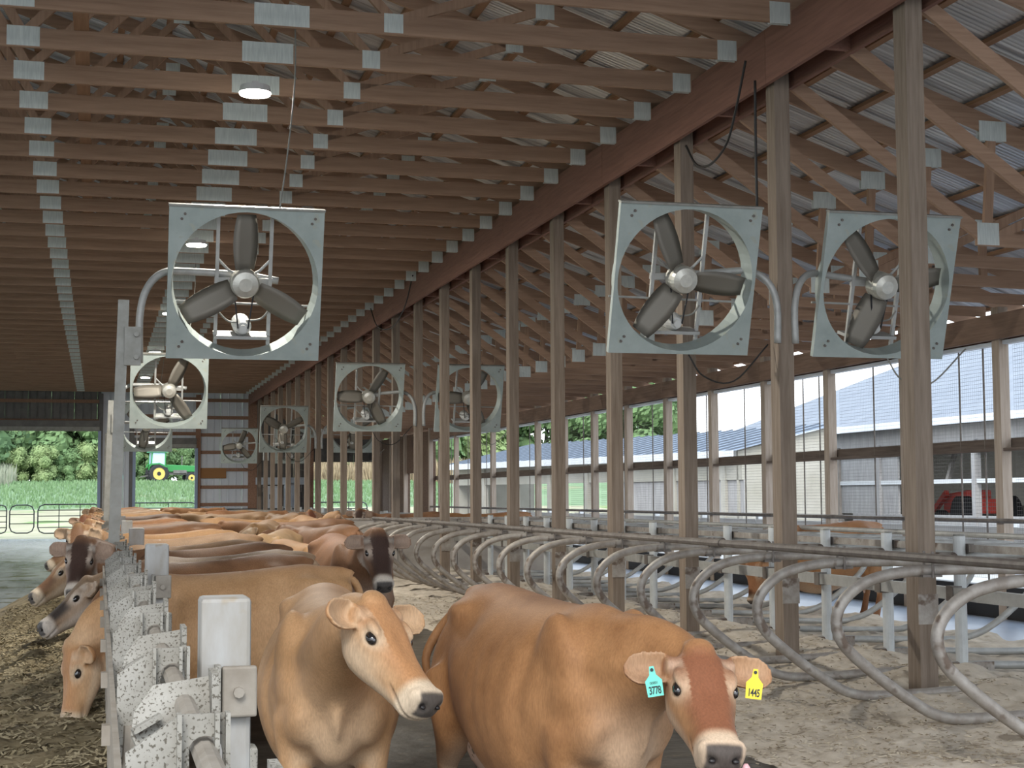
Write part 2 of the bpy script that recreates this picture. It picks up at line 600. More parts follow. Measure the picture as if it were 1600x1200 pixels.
# ------------------------------------------------------------------ header beam and post row
hb = empty('header_beam', (0, 0, 0))
T(hb, 'long red-brown double header beam carried by the row of posts', 'beam')
y = YN
while y < YE - 0.2:
    y1 = min(y + 4.88, YE - 0.05)
    for x in (XP - 0.145, XP + 0.145):
        o = MB().box(x - 0.022, x + 0.022, y, y1 - 0.006, 5.48, 6.0).build('beam_ply', WY, hb)
    y += 4.88
ply_b = MB().box(XP - 0.12, XP + 0.12, -0.03, 0.03, 5.50, 5.62).mesh('blocking', WY)
for k in range(0, 27):
    link('blocking', ply_b, hb, (0, -1.4 + 2.44 * k + 1.22, 0))
post_me = MB().box(-0.075, 0.075, -0.095, 0.095, 0.0, 6.06).mesh('barn_post', POST)
brk = MB().box(-0.085, 0.085, -0.103, -0.095, 0.62, 0.85).mesh('bolt_plate', TUBE)
for k in range(-1, 22):
    y = 10.8 + 2.44 * k
    o = link('barn_post', post_me, None, (XP, y, 0))
    if k >= 0:
        T(o, 'tall brown wooden post rising through the stalls, %s from the camera end' % nth(k), 'post', 'wooden posts along the stalls')
    else:
        T(o, 'tall brown wooden post beyond the frame edge beside the camera', 'post', 'wooden posts along the stalls')
    if 0 <= k < 8:
        link('bolt_plate', brk, o)

# ------------------------------------------------------------------ right wall (open, with screens)
wr = empty('wall_right')
T(wr, 'open timber side wall with wire screens', kind='structure')
YS = 53.0
rp = MB().box(-0.07, 0.07, -0.085, 0.085, 0.0, 4.05).mesh('wall_post', POSTR)
ys = [YN + 0.2]
yy = 1.773 * XW - 2.44 * 9
ylist = []
while yy < YS + 0.1:
    if yy > YN:
        ylist.append(yy)
    yy += 2.44
for y in ylist:
    link('wall_post', rp, wr, (XW, y, 0))
for (z0, z1, x, th, m_, nm) in ((3.62, 3.95, XW - 0.10, 0.03, WALLH, 'header_board'), (3.56, 3.61, XW + 0.04, 0.06, WHITEMETAL, 'eave_trim'),
                                (2.20, 2.34, XW + 0.10, 0.02, WALLG, 'wall_girt'), (3.62, 3.95, XW + 0.10, 0.02, WY, 'header_board')):
    y = ylist[0]
    while y < YS:
        o = MB().box(x - th, x + th, y, min(y + 4.87, YS), z0, z1).build(nm, m_, wr)
        y += 4.88
girt2 = MB().box(-0.05, 0.05, 0.0, 2.27, 2.17, 2.21).mesh('girt_ledge', WALLG)
for y in ylist[:-1]:
    link('girt_ledge', girt2, wr, (XW, y + 0.085, 0))
o = MB().tube([(XW - 0.12, YN, 1.27), (XW - 0.12, YS, 1.27)], 0.03, 8).build('rail_pipe', RAILD, wr)
for y0_, y1_ in ((YN, 20), (20, 36), (36, YS)):
    MB().box(XW - 0.06, XW + 0.1, y0_, y1_, 0.0, 0.42).build('curtain_roll', BLACK, wr)
# wire screens: real crossing wires
WIRE = mat('screen_wire', (0.23, 0.23, 0.24), 0.5, 0.5)


def screen_mesh(wd, z0, z1, step):
    mb_ = MB()
    t = 0.0016
    n = int(wd / step)
    for i in range(n + 1):
        y = wd * i / n
        mb_.add([(0, y - t, z0), (0, y + t, z0), (0, y + t, z1), (0, y - t, z1)], [(0, 1, 2, 3)])
    n = int((z1 - z0) / step)
    for i in range(n + 1):
        z = z0 + (z1 - z0) * i / n
        mb_.add([(0, 0, z - t), (0, wd, z - t), (0, wd, z + t), (0, 0, z + t)], [(0, 1, 2, 3)])
    return mb_.mesh('wire_screen', WIRE)


scr = screen_mesh(2.27, 0.5, 3.6, 0.05)
for y in ylist:
    if 10 < y < 38:
        link('wire_screen', scr, wr, (XW + 0.13, y + 0.085, 0))
cord = MB().tube([(0, 0, 0.45), (0, 0, 3.6)], 0.012, 6).mesh('curtain_cord', RAILD)
for i, y in enumerate(ylist[:-1]):
    link('curtain_cord', cord, wr, (XW + 0.09, y + 1.15, 0))
    if i % 2:
        link('curtain_cord', cord, wr, (XW + 0.09, y + 0.55, 0))
# solid far part of the right wall, with a doorway
DARKWOOD = mat('dark_wall_boards', (0.10, 0.06, 0.042), 0.8, 0, (0.16, 0.10, 0.07), (4, 4, 20), 4)
for (y0, y1, z0, z1) in ((YS, 55.4, 0, 3.95), (57.6, YE, 0, 3.95), (55.4, 57.6, 2.5, 3.95)):
    MB().box(XW - 0.06, XW + 0.08, y0, y1, z0, z1).build('solid_wall_board', DARKWOOD, wr)
for y in (YS, 55.4, 57.6, 60.5, 63):
    link('wall_post', rp, wr, (XW - 0.1, y, 0))

# ------------------------------------------------------------------ far end wall
we = empty('wall_end', (0, 0, 0))
T(we, 'far gable wall of ribbed white steel with brown girts', kind='structure')


def ribbed(x0, x1, z0f, z1f, m_, y=YE):
    x = x0
    while x < x1 - 0.01:
        xb = min(x + 0.9, x1)
        mb_ = MB()
        za, zb = z0f((x + xb) / 2), min(z1f(x), z1f(xb))
        mb_.box(x, xb - 0.008, y, y + 0.02, za, zb)
        q = x + 0.02
        while q < xb - 0.05:
            mb_.prism([(q, y), (q + 0.015, y - 0.02), (q + 0.045, y - 0.02), (q + 0.06, y)], 'z', za, zb)
            q += 0.3
        mb_.build('wall_panel', m_, we)
        x += 0.9


rz = lambda x: roof_z(x) - 0.02
D1T, D2T = 4.35, 3.66
ribbed(-16.5, -4.6, lambda x: 0, rz, DARKMETAL)
ribbed(-4.6, 0.05, lambda x: D1T, rz, DARKMETAL)
ribbed(0.05, 1.3, lambda x: 0, rz, WHITEMETAL)
ribbed(1.3, 3.95, lambda x: D2T, rz, WHITEMETAL)
ribbed(3.95, 6.1, lambda x: 0, rz, WHITEMETAL)
ribbed(6.1, 8.65, lambda x: 0, rz, DARKMETAL)
ribbed(8.65, 11.35, lambda x: 3.1, rz, DARKMETAL)
for (x0, x1, z0, st) in ((3.95, 6.1, 0.55, 0.72), (1.3, 3.95, 4.2, 0.72), (-4.6, 0.05, 4.7, 0.8)):
    z = z0
    while z < 5.85:
        MB().box(x0, x1, YE - 0.06, YE - 0.022, z, z + 0.14).build('wall_girt', GIRT, we)
        z += st
MB().box(3.97, 5.1, YE - 0.09, YE - 0.062, 2.42, 2.85).build('wall_board', mat('orange_board', (0.33, 0.16, 0.06), 0.8), we)
for x, wd in ((-4.6, 0.2), (0.05, 0.16), (1.28, 0.2), (3.95, 0.2), (6.18, 0.35), (8.6, 0.25)):
    MB().box(x - wd / 2, x + wd / 2, YE - 0.2, YE + 0.04, 0, 5.88).build('wall_post', GIRT if x > 3 else DARKMETAL, we)
for nm, x0, x1, zt, lab in (('door_1', -4.5, 0.0, D1T, 'wide overhead doorway open to the field'), ('door_2', 1.38, 3.87, D2T, 'smaller overhead doorway open to the tractor')):
    d = empty(nm, ((x0 + x1) / 2, YE, 0))
    T(d, lab, kind='structure')
    mb_ = MB().box(x0 - d.location.x, x1 - d.location.x, -0.32, -0.1, zt, zt + 0.42)
    mb_.build('door_roll', DARKMETAL, d)
    MB().box(x0 - d.location.x, x1 - d.location.x, -0.36, -0.33, zt + 0.02, zt + 0.16).build('door_bottom_rail', GALV, d)
    for x in (x0, x1):
        MB().box(x - d.location.x - 0.06, x - d.location.x + 0.06, -0.3, -0.2, 0, zt).build('door_track', mat('blue_grey_track', (0.25, 0.31, 0.42), 0.5, 0.3), d)
for x in (-4, -2.6, -1.2):
    pass
# equipment cabinets on the end wall
EQ = mat('pale_equipment', (0.50, 0.55, 0.62), 0.5, 0, (0.6, 0.64, 0.7), (3, 3, 3), 2)
o = empty('control_cabinet', (6.95, YE - 0.2, 1.0))
T(o, 'pale control cabinet with switches on the far end wall', 'cabinet')
MB().box(-0.3, 0.3, -0.2, 0.1, 0, 1.1).build('cabinet_body', EQ, o, bevel=0.02)
MB().box(-0.24, 0.24, -0.225, -0.2, 0.1, 1.0).build('door', mat('cab_door', (0.6, 0.63, 0.68), 0.5), o)
MB().box(-0.1, 0.1, -0.24, -0.225, 0.55, 0.75).build('display', mat('dark_display', (0.03, 0.03, 0.04), 0.3), o)
o = empty('water_heater_tank', (7.75, YE - 0.4, 0.6))
T(o, 'blue-grey upright tank beside the control cabinet', 'tank')
MB().cyl((0, 0, 0), (0, 0, 1.5), 0.3, 20).build('tank_body', EQ, o, smooth=False)
MB().ell((0, 0, 1.5), (0.3, 0.3, 0.12), None, 20, 6).build('tank_lid', EQ, o, smooth=True)
o = empty('pipe_shelf', (7.4, YE - 0.3, 2.15))
T(o, 'pale shelf board above the control cabinet', 'shelf')
MB().box(-1.1, 1.1, -0.15, 0.15, 0.0, 0.3).build('shelf_board', EQ, o)
for x in (-0.8, 0.8):
    MB().beam((x, 0.12, -0.3), (x, -0.1, 0), 0.04, 0.04).build('bracket', TUBE, o)
# low solid panel closing the near stall block
o = empty('stall_end_panel', (6.9, 30.0, 0))
T(o, 'grey stained panel wall closing the far end of the loop row', 'panel')
for i in range(4):
    x0 = -2.4 + 1.2 * i
    MB().box(x0, x0 + 1.19, -0.05, 0.05, 0.0, 1.17).build('panel_board', CONCW, o)
MB().box(-2.42, 2.42, -0.07, 0.07, 1.17, 1.21).build('cap_rail', TUBE, o)

# ------------------------------------------------------------------ lamps
lamp_y = [15.75, 25.6, 35.4, 45.0, 54.5]
for i, y in enumerate(lamp_y):
    o = empty('ceiling_lamp', (1.5, y, 5.78))
    T(o, ['bright round white ceiling lamp above the big square fan, biggest one', 'round ceiling lamp seen through the big square fan',
          'third round ceiling lamp along the barn, small at the fan corner', 'fourth round ceiling lamp, below the fan arm', 'fifth and most distant round ceiling lamp'][i],
      'lamp', 'round ceiling lamps')
    MB().cyl((0, 0, 0.0), (0, 0, 0.07), 0.165, 28, 0.15).build('housing', HOUS, o)
    MB().cyl((0, 0, -0.022), (0, 0, -0.002), 0.155, 28, 0.165).build('diffuser', LED, o)
    MB().box(-0.03, 0.03, -0.03, 0.03, 0.07, 0.12).build('bracket', HOUS, o)
    ld = bpy.data.lights.new('led', 'AREA')
    ld.shape = 'DISK'
    ld.size = 0.3
    ld.energy = 220
    ld.color = (1, 0.96, 0.86)
    link('led', ld, o, (0, 0, -0.04))

# ------------------------------------------------------------------ fans


def fan_meshes():
    W = 0.685
    R0 = 0.655
    n = 48
    f, b = [], []
    ring_in = [(R0 * math.cos(2 * math.pi * i / n + math.pi / 4), R0 * math.sin(2 * math.pi * i / n + math.pi / 4)) for i in range(n)]
    sq = []
    for i in range(n):
        a = 2 * math.pi * i / n + math.pi / 4
        c, s = math.cos(a), math.sin(a)
        k = W / max(abs(c), abs(s))
        sq.append((c * k, s * k))
    mb_ = MB()
    vs = []
    for (x, z) in ring_in:
        vs.append((x, -0.01, z))
    for (x, z) in sq:
        vs.append((x, -0.01, z))
    for (x, z) in ring_in:
        vs.append((x * 0.965, 0.2, z * 0.965))
    for (x, z) in sq:
        vs.append((x, 0.05, z))
    for (x, z) in ring_in:
        vs.append((x * 0.985, 0.2, z * 0.985))
    for (x, z) in ring_in:
        vs.append((x * 1.015, 0.012, z * 1.015))
    fs = []
    for i in range(n):
        j = (i + 1) % n
        fs.append((i, j, n + j, n + i))
        fs.append((i, 2 * n + i, 2 * n + j, j))
        fs.append((n + i, n + j, 3 * n + j, 3 * n + i))
        fs.append((2 * n + i, 4 * n + i, 4 * n + j, 2 * n + j))
        fs.append((4 * n + i, 5 * n + i, 5 * n + j, 4 * n + j))
        fs.append((5 * n + i, 3 * n + i, 3 * n + j, 5 * n + j))
    mb_.add(vs, fs)
    panel = mb_.mesh('panel', FANP)
    bolt = MB()
    for d in (0, 0.045):
        bolt.cyl((d * 0.6, -0.022, d), (d * 0.6, -0.008, d), 0.013, 8)
    bolt = bolt.mesh('bolt', RAILD)
    # blade: twisted paddle
    rows = []
    for i in range(7):
        t = i / 6
        r = 0.12 + 0.50 * t
        wd = 0.06 + 0.075 * math.sin(math.pi * min(1, 0.25 + 0.62 * t))
        tw = math.radians(38 - 20 * t)
        ring = []
        for s, th in ((-1, 0), (-0.4, 0.006), (0.4, 0.006), (1, 0), (0.4, -0.006), (-0.4, -0.006)):
            cx, cy = s * wd, th + 0.018 * (1 - s * s)
            ring.append((cx * math.cos(tw) - cy * math.sin(tw), 0.10 + cx * math.sin(tw) + cy * math.cos(tw), r))
        rows.append(ring)
    blade = MB().loft(rows).mesh('blade', mat('blade_metal', (0.21, 0.19, 0.16), 0.55, 0.3), True)
    hub = MB().tube([(0, 0.18, 0), (0, 0.03, 0), (0, -0.01, 0), (0, -0.03, 0)], [0.13, 0.13, 0.115, 0.06], 24).mesh('hub', mat('hub_metal', (0.50, 0.49, 0.44), 0.4, 0.5, (0.6, 0.58, 0.52), (20, 20, 20), 2))
    upr = MB().box(-0.016, 0.016, 0.2, 0.235, -0.66, 0.66).mesh('strut', TUBEC)
    hor = MB().tube([(-0.65, 0.22, -0.20), (0.65, 0.22, -0.22)], 0.011, 6).mesh('tie_rod', TUBEC)
    motor = MB().tube([(0, 0.12, -0.42), (0, 0.2, -0.42), (0, 0.42, -0.42), (0, 0.45, -0.42)], [0.055, 0.085, 0.085, 0.05], 16)
    motor.cyl((0, 0.08, -0.42), (0, 0.12, -0.42), 0.035, 12)
    motor = motor.mesh('motor', mat('motor_paint', (0.55, 0.55, 0.53), 0.45))
    tray = MB().box(-0.25, 0.25, 0.14, 0.40, -0.53, -0.50).mesh('motor_tray', TUBEC)
    brace = MB()
    for s in (-1, 1):
        brace.tube([(s * 0.24, 0.22, 0.2), (s * 0.14, 0.2, 0.1), (s * 0.06, 0.16, 0.06)], 0.013, 6)
    brace = brace.mesh('hub_brace', TUBEC)
    axle = MB().cyl((0, 0.1, 0), (0, 0.28, 0), 0.03, 10)
    axle.box(-0.26, 0.26, 0.21, 0.25, -0.03, 0.03)
    axle = axle.mesh('axle_bar', TUBEC)
    belt = MB()
    belt.beam((-0.045, 0.1, -0.42), (-0.1, 0.12, 0), 0.012, 0.012)
    belt.beam((0.045, 0.1, -0.42), (0.1, 0.12, 0), 0.012, 0.012)
    belt = belt.mesh('drive_belt', BLACK)
    wire = MB().tube(catmull([(-0.23, 0.21, -0.28), (-0.12, 0.17, -0.37), (0.02, 0.17, -0.36), (0.16, 0.17, -0.34), (0.24, 0.2, -0.26)], 4), 0.009, 6).mesh('motor_wire', GALV)
    top = MB().box(-0.69, 0.69, -0.03, 0.06, 0.685, 0.705).mesh('top_flange', GALV)
    return dict(panel=panel, bolt=bolt, blade=blade, hub=hub, strut=upr, tie_rod=hor, motor=motor, motor_tray=tray, hub_brace=brace, axle_bar=axle, drive_belt=belt, motor_wire=wire, top_flange=top)


FM = fan_meshes()


def fan(loc, label, arm, spin=0.0, tilt=17, yaw=0, group='square panel fans', cable=None):
    r = empty('barn_fan', loc)
    T(r, label, 'fan', group)
    h = link('panel', FM['panel'], r, (0, 0, 0), (math.radians(tilt), 0, math.radians(yaw)))
    link('top_flange', FM['top_flange'], h)
    for sx in (-1, 1):
        for sz in (-1, 1):
            link('bolt', FM['bolt'], h, (sx * .575, 0, sz * .575))
    q = (math.radians(tilt), 0, math.radians(yaw))
    for nm in ('hub', 'tie_rod', 'motor', 'motor_tray', 'hub_brace', 'axle_bar', 'drive_belt', 'motor_wire'):
        link(nm, FM[nm], r, (0, 0, 0), q)
    mq = Matrix.Rotation(q[2], 4, 'Z') @ Matrix.Rotation(q[0], 4, 'X')
    for s in (-0.24, 0.24):
        o_ = link('strut', FM['strut'], r)
        o_.matrix_basis = mq @ Matrix.Translation((s, 0, 0))
    for k in range(3):
        o_ = link('blade', FM['blade'], r)
        o_.matrix_basis = mq @ Matrix.Rotation(math.radians(spin + 120 * k), 4, 'Y')
    if arm:
        MB().tube(catmull(arm, 6), 0.034, 10).build('arm', TUBEC, r, smooth=True)
    if cable:
        MB().tube(catmull(cable, 6), 0.008, 6).build('power_cable', CABLE if arm and arm[0][0] > 0 else GALV, r, smooth=True)
    return r


# fans on posts along the feed fence
for i, (y, px_) in enumerate(((13.9, 1.25), (28.3, 1.2), (42.6, 1.22))):
    lean = 0.10
    o = empty('fan_pole', (0.10, y, 0))
    T(o, ['tall galvanised pole holding the big square fan over the feed fence', 'second galvanised fan pole along the feed fence', 'third fan pole, partly hidden behind the first', 'most distant fan pole by the door pillar'][i], 'pole', 'fan poles on the feed fence')
    MB().beam((0, 0, 0), (lean * 0.9, 0, 3.36), 0.095, 0.095).build('pole', GALV, o)
    MB().box(0.10, 0.24, -0.08, -0.05, 2.78, 3.12).build('clamp_plate', GALV, o)
    for z in (2.85, 3.05):
        MB().cyl((0.2, -0.12, z), (0.2, 0.1, z), 0.022, 8).build('clamp_bolt', GALV, o)
    labs = ['big square fan hanging over the cow alley, blades showing whole', 'second square fan down the feed fence, below the big one', 'third square fan over the fence, in front of the tractor doorway', 'most distant square fan over the feed fence']
    fan((px_, y, 3.53), labs[i],
        [(-0.92, 0.02, -0.72), (-0.92, 0.02, -0.3), (-0.86, 0.04, -0.05), (-0.72, 0.1, 0.1), (-0.5, 0.18, 0.13), (0.0, 0.24, 0.12), (0.32, 0.25, 0.08)],
        spin=(0, 25, 70, 10)[i], cable=[(0.28, -0.2, 0.66), (0.36, -0.1, 1.2), (0.44, 0.05, 1.9), (0.46, 0.2, 2.5)])
# fan pairs on the timber posts
for i, y in enumerate((13.24, 30.32, 44.96, 59.6)):
    for s in (-1, 1):
        who = ['of the first pair', 'of the second pair down the post row', 'of the small third pair', 'of the last and smallest pair'][i]
        side = 'alley side' if s < 0 else 'wall side'
        fan((XP + s * 1.02, y - 0.15, 3.58), 'square panel fan %s, %s of its post' % (who, side),
            [(-s * 0.93, 0.05, -0.55), (-s * 0.93, 0.05, -0.2), (-s * 0.86, 0.08, 0.02), (-s * 0.7, 0.15, 0.13), (-s * 0.4, 0.22, 0.12), (s * 0.2, 0.24, 0.06)],
            spin=(95 if s < 0 else 80, 30, 60, 20)[0 if i == 0 else i],
            cable=[(0.1, 0.2, -0.66), (0.25, 0.2, -0.86), (0.55, 0.2, -0.9), (0.95 if s > 0 else 0.9, 0.2, -0.55)])
# hanging cables by the header beam
for nm, pts, lab in (('hanging_cable', [(XP - .28, 13.126, 5.5), (XP - .28, 13.134, 4.8), (XP - .28, 13.127, 4.3)], 'straight black cable dropping beside the second post to its fan'),
                     ('hanging_cable', [(5.93, 13.4, 5.769), (5.93, 13.647, 5.363), (5.93, 13.896, 5.072), (5.93, 14.312, 4.956), (5.93, 14.69, 5.036), (5.93, 14.969, 5.293)], 'black cable looping below the header beam by the third post'),
                     ('hanging_cable', [(5.93, 29.614, 5.981), (5.93, 30.472, 5.449), (5.93, 31.885, 5.184), (5.93, 33.59, 5.395), (5.93, 34.5, 5.9)], 'thin black cable looping beneath the middle of the header beam')):
    T(MB().tube(catmull(pts, 8), 0.013, 6).build(nm, CABLE, smooth=True), lab, 'cable', 'cables hanging from the header beam')
# ------------------------------------------------------------------ headlock feed fence
XL, XR = 0.05, 0.225


def trapezoid_plate():
    """upright lock plate facing along the barn: sloped left shoulder, flat right top, arch for the tube."""
    y0, y1 = -0.006, 0.006
    mb_ = MB()
    mb_.prism([(XL, 0.72), (XL, 1.185), (0.135, 1.242), (0.135, 0.72)], 'y', y0, y1)
    arch = [(0.143, 0.72), (0.143, 1.247), (XR, 1.247), (XR, 0.72), (0.214, 0.72), (0.214, 1.17)]
    for i in range(9):
        a = math.pi * i / 8
        arch.append((0.184 + 0.03 * math.cos(a), 1.18 + 0.03 * math.sin(a)))
    arch.append((0.154, 0.72))
    mb_.prism(arch, 'y', y0, y1)
    # flanges bent toward the viewer
    for x in (0.139, XR - 0.004, XR - 0.022):
        mb_.box(x - 0.004, x + 0.004, -0.03, 0.004, 0.74, 1.25)
    return mb_.mesh('lock_plate', LOCK)


def swing_plate():
    """slanted latch plate with two lips, between the upright plates."""
    mb_ = MB()
    mb_.prism([(0.072, 0.0), (0.078, 0.05), (0.118, 0.115), (0.246, 0.135), (0.25, -0.03), (0.09, -0.05)], 'z', -0.006, 0.006)
    M = Matrix.Rotation(math.radians(52), 3, 'X')
    vs = [M @ Vector(v) + Vector((0, 0, 1.125)) for v in mb_.v]
    mb_.v = [tuple(v) for v in vs]
    for (xa, ya, za, xb, yb, zb, h) in ((0.075, -0.02, 1.135, 0.132, -0.01, 1.165, 0.012), (0.088, -0.05, 1.08, 0.175, -0.045, 1.118, 0.016),
                                        (0.16, -0.05, 1.12, 0.24, -0.045, 1.145, 0.014)):
        mb_.beam((xa, ya, za), (xb, yb, zb), 0.03, h)
    mb_.prism([(0.236, 1.08), (0.236, 1.25), (0.25, 1.25), (0.25, 1.08)], 'y', -0.03, 0.09)
    return mb_.mesh('latch_plate', LOCK)


LP, SP = trapezoid_plate(), swing_plate()
tab_me = MB().box(0.015, 0.05, -0.02, 0.02, 1.0, 1.05).mesh('latch_tab', LOCK2)
bar_me = MB().tube([(0.075, 0, 0.36), (0.075, 0, 0.8), (0.085, 0, 1.06)], 0.02, 8).mesh('neck_bar', LOCK2)
bar2_me = MB().tube([(0.1, -0.14, 0.36), (0.1, 0.05, 0.95)], 0.018, 8).mesh('swing_bar', LOCK2)
SECT = 4.88
sec_y = [-0.72 + SECT * i for i in range(13)]
for i, ys_ in enumerate(sec_y):
    r = empty('headlock_section', (0, ys_, 0))
    T(r, 'spattered white headlock rail, %s section of the feed fence from the camera' % nth(i), 'fence', 'headlock sections of the feed fence')
    L_ = min(SECT, 62 - ys_)
    MB().tube([(0.184, 0.0, 1.178), (0.184, L_, 1.178)], 0.0225, 10).build('top_tube', LOCK2, r)
    MB().box(0.036, 0.05, 0.0, L_ - 0.01, 0.97, 1.10).build('side_strip', LOCK2, r)
    MB().tube([(0.1, 0.0, 0.42), (0.1, L_, 0.42)], 0.025, 8).build('bottom_tube', LOCK2, r)
    n = int(L_ / 1.22)
    for k in range(n):
        yy = 1.03 + 1.22 * k
        link('lock_plate', LP, r, (0, yy, 0))
        link('latch_plate', SP, r, (0, yy + 0.61, 0))
        link('latch_tab', tab_me, r, (0, yy + 0.1, 0))
        link('neck_bar', bar_me, r, (0, yy, 0))
        link('neck_bar', bar_me, r, (0, yy + 0.61, 0))
        link('swing_bar', bar2_me, r, (0, yy + 0.33, 0))
MB().box(0.06, 0.30, YN, 62, -0.02, 0.40).build('floor_feed_curb', CONC)['kind'] = 'structure'
fp_post = MB().box(-0.065, 0.065, -0.07, 0.07, 0.0, 1.36)
cap_me = None
for i in range(12):
    y = 4.16 + SECT * i
    r = empty('fence_post', (0.325, y, 0))
    T(r, 'square white fence post with bolted bracket, %s along the feed fence' % nth(i), 'post', 'white posts along the feed fence')
    if i == 0:
        p1 = fp_post.build('post_body', POSTW, r, bevel=0.012)
        p2 = MB().box(-0.012, 0.078, -0.10, -0.072, 1.055, 1.185).build('bracket', LOCK2, r, bevel=0.006)
        b2_ = MB().box(-0.03, -0.016, -0.115, -0.06, 1.03, 1.19).build('bracket_flange', LOCK, r)
        p3 = MB().cyl((0.03, -0.118, 1.12), (0.03, -0.10, 1.12), 0.014, 8).build('bolt', LOCK2, r)
        p4 = MB().box(0.05, 0.085, -0.06, 0.02, 0.82, 0.97).build('hinge_block', LOCK, r, bevel=0.006)
        protos = [p1, p2, b2_, p3, p4]
    else:
        for p in protos:
            c = p.copy()
            COL.objects.link(c)
            c.parent = r

# ------------------------------------------------------------------ freestall loops
prof = [(6.88, 1.10), (5.9, 1.125), (5.3, 1.13), (4.95, 1.11), (4.70, 1.035), (4.55, 0.88), (4.57, 0.69), (4.78, 0.49), (5.08, 0.28), (5.28, 0.185), (5.55, 0.165), (6.2, 0.18), (6.88, 0.21)]
loop_pts = catmull([(x, 0, z) for x, z in prof], 5)
loop_me = MB().tube(loop_pts, 0.037, 10).mesh('loop_tube', TUBE, True)
prof2 = [(6.92, 1.10), (8.0, 1.125), (8.6, 1.13), (9.0, 1.10), (9.2, 1.02), (9.3, 0.87), (9.26, 0.70), (9.05, 0.5), (8.75, 0.29), (8.5, 0.19), (8.2, 0.165), (6.92, 0.21)]
loop2_me = MB().tube(catmull([(x, 0, z) for x, z in prof2], 5), 0.034, 10).mesh('loop_tube', TUBEC, True)
clamp_me = MB().box(5.13, 5.27, -0.05, 0.05, 1.085, 1.10)
clamp_me.tube([(5.2, -0.055, 1.08), (5.2, -0.055, 1.25)], 0.009, 6)
clamp_me.tube([(5.2, 0.055, 1.08), (5.2, 0.055, 1.25)], 0.009, 6)
clamp_me = clamp_me.mesh('clamp', RAILD)
flange_me = MB().box(6.62, 7.18, -0.03, -0.022, 0.115, 0.235)
for x in (6.68, 6.76, 7.04, 7.12):
    flange_me.cyl((x, -0.042, 0.175), (x, -0.03, 0.175), 0.014, 6)
flange_me = flange_me.mesh('bolted_flange', TUBE)
sp_me = MB().tube([(0, 0, 0.0), (0, 0, 1.27)], 0.05, 14).mesh('stall_post', SPOST)
spc_me = MB().tube([(0, 0, 1.27), (0, 0, 1.285)], [0.052, 0.045], 14).mesh('post_cap', GALV)
NL = 18
ly = [7.77 + 1.22 * k for k in range(NL)]
for k, y in enumerate(ly):
    o = empty('stall_loop', (0, y, 0))
    T(o, 'brown worn curved steel stall divider, %s from the camera on the alley side' % nth(k), 'stall divider', 'curved stall dividers facing the cow alley')
    link('loop_tube', loop_me, o)
    link('clamp', clamp_me, o)
    link('bolted_flange', flange_me, o)
    o = empty('stall_loop', (0, y + 0.05, 0))
    T(o, 'grey steel stall divider curving toward the side wall, %s from the camera' % nth(k), 'stall divider', 'curved stall dividers facing the side wall')
    link('loop_tube', loop2_me, o)
    o = empty('stall_post', (6.9, y, 0.0))
    T(o, 'short round galvanised stall post, %s in the row from the camera' % nth(k), 'post', 'galvanised posts between the stalls')
    link('post_tube', sp_me, o)
    link('cap', spc_me, o)
for nm, x, z, r_, m_, lab in (('neck_rail', 5.2, 1.205, 0.032, RAILD, 'long brown neck rail clamped across the tops of the stall loops'),
                              ('neck_rail', 8.65, 1.20, 0.03, TUBEC, 'long grey neck rail over the stalls facing the side wall')):
    o = empty(nm, (x, 0, z))
    T(o, lab, 'rail')
    y = 6.6
    while y < 29.8:
        MB().tube([(0, y, 0), (0, min(y + 5.9, 29.9), 0)], r_, 10).build('pipe', m_, o)
        if y + 5.95 < 29.8:
            MB().tube([(0, y + 5.82, 0), (0, y + 6.06, 0)], r_ + 0.006, 10).build('coupling', m_, o)
        y += 5.95
for x, z, lab in ((6.84, 0.80, 'square galvanised rail bolted low along the stall posts'), (6.98, 1.17, 'square galvanised rail bolted near the tops of the stall posts')):
    o = empty('post_rail', (x, 0, z))
    T(o, lab, 'rail')
    hh = 0.05 if z < 1 else 0.03
    MB().box(-hh * .7, hh * .7, 6.6, 29.9, -hh, hh).build('rail_tube', TUBEC if z < 1 else TUBE, o)
    for y in ly:
        MB().box(-hh * .9, hh * .9, y - 0.05, y + 0.05, -hh * 1.24, hh * 1.24).build('clamp', RAILD, o)
# curb of the near stall block
MB().box(4.22, 4.34, 5.5, 30, -0.02, 0.04).build('floor_stall_curb', CONC)['kind'] = 'structure'
# distant block of stalls: posts and loops, small in the picture
NF = 18
for k in range(NF):
    y = 36.5 + 1.4 * k
    o = empty('stall_post', (6.9, y, 0))
    T(o, 'galvanised stall post in the distant stall block, %s from its start' % nth(k), 'post', 'posts of the distant stall block')
    link('post_tube', sp_me, o)
    link('cap', spc_me, o)
    o = empty('stall_loop', (0, y, 0))
    T(o, 'stall divider in the distant stall block, %s from its start' % nth(k), 'stall divider', 'dividers of the distant stall block')
    link('loop_tube', loop_me, o)
    o = empty('stall_loop', (0, y + 0.05, 0))
    T(o, 'wall side stall divider in the distant stall block, %s from its start' % nth(k), 'stall divider', 'wall side dividers of the distant stall block')
    link('loop_tube', loop2_me, o)
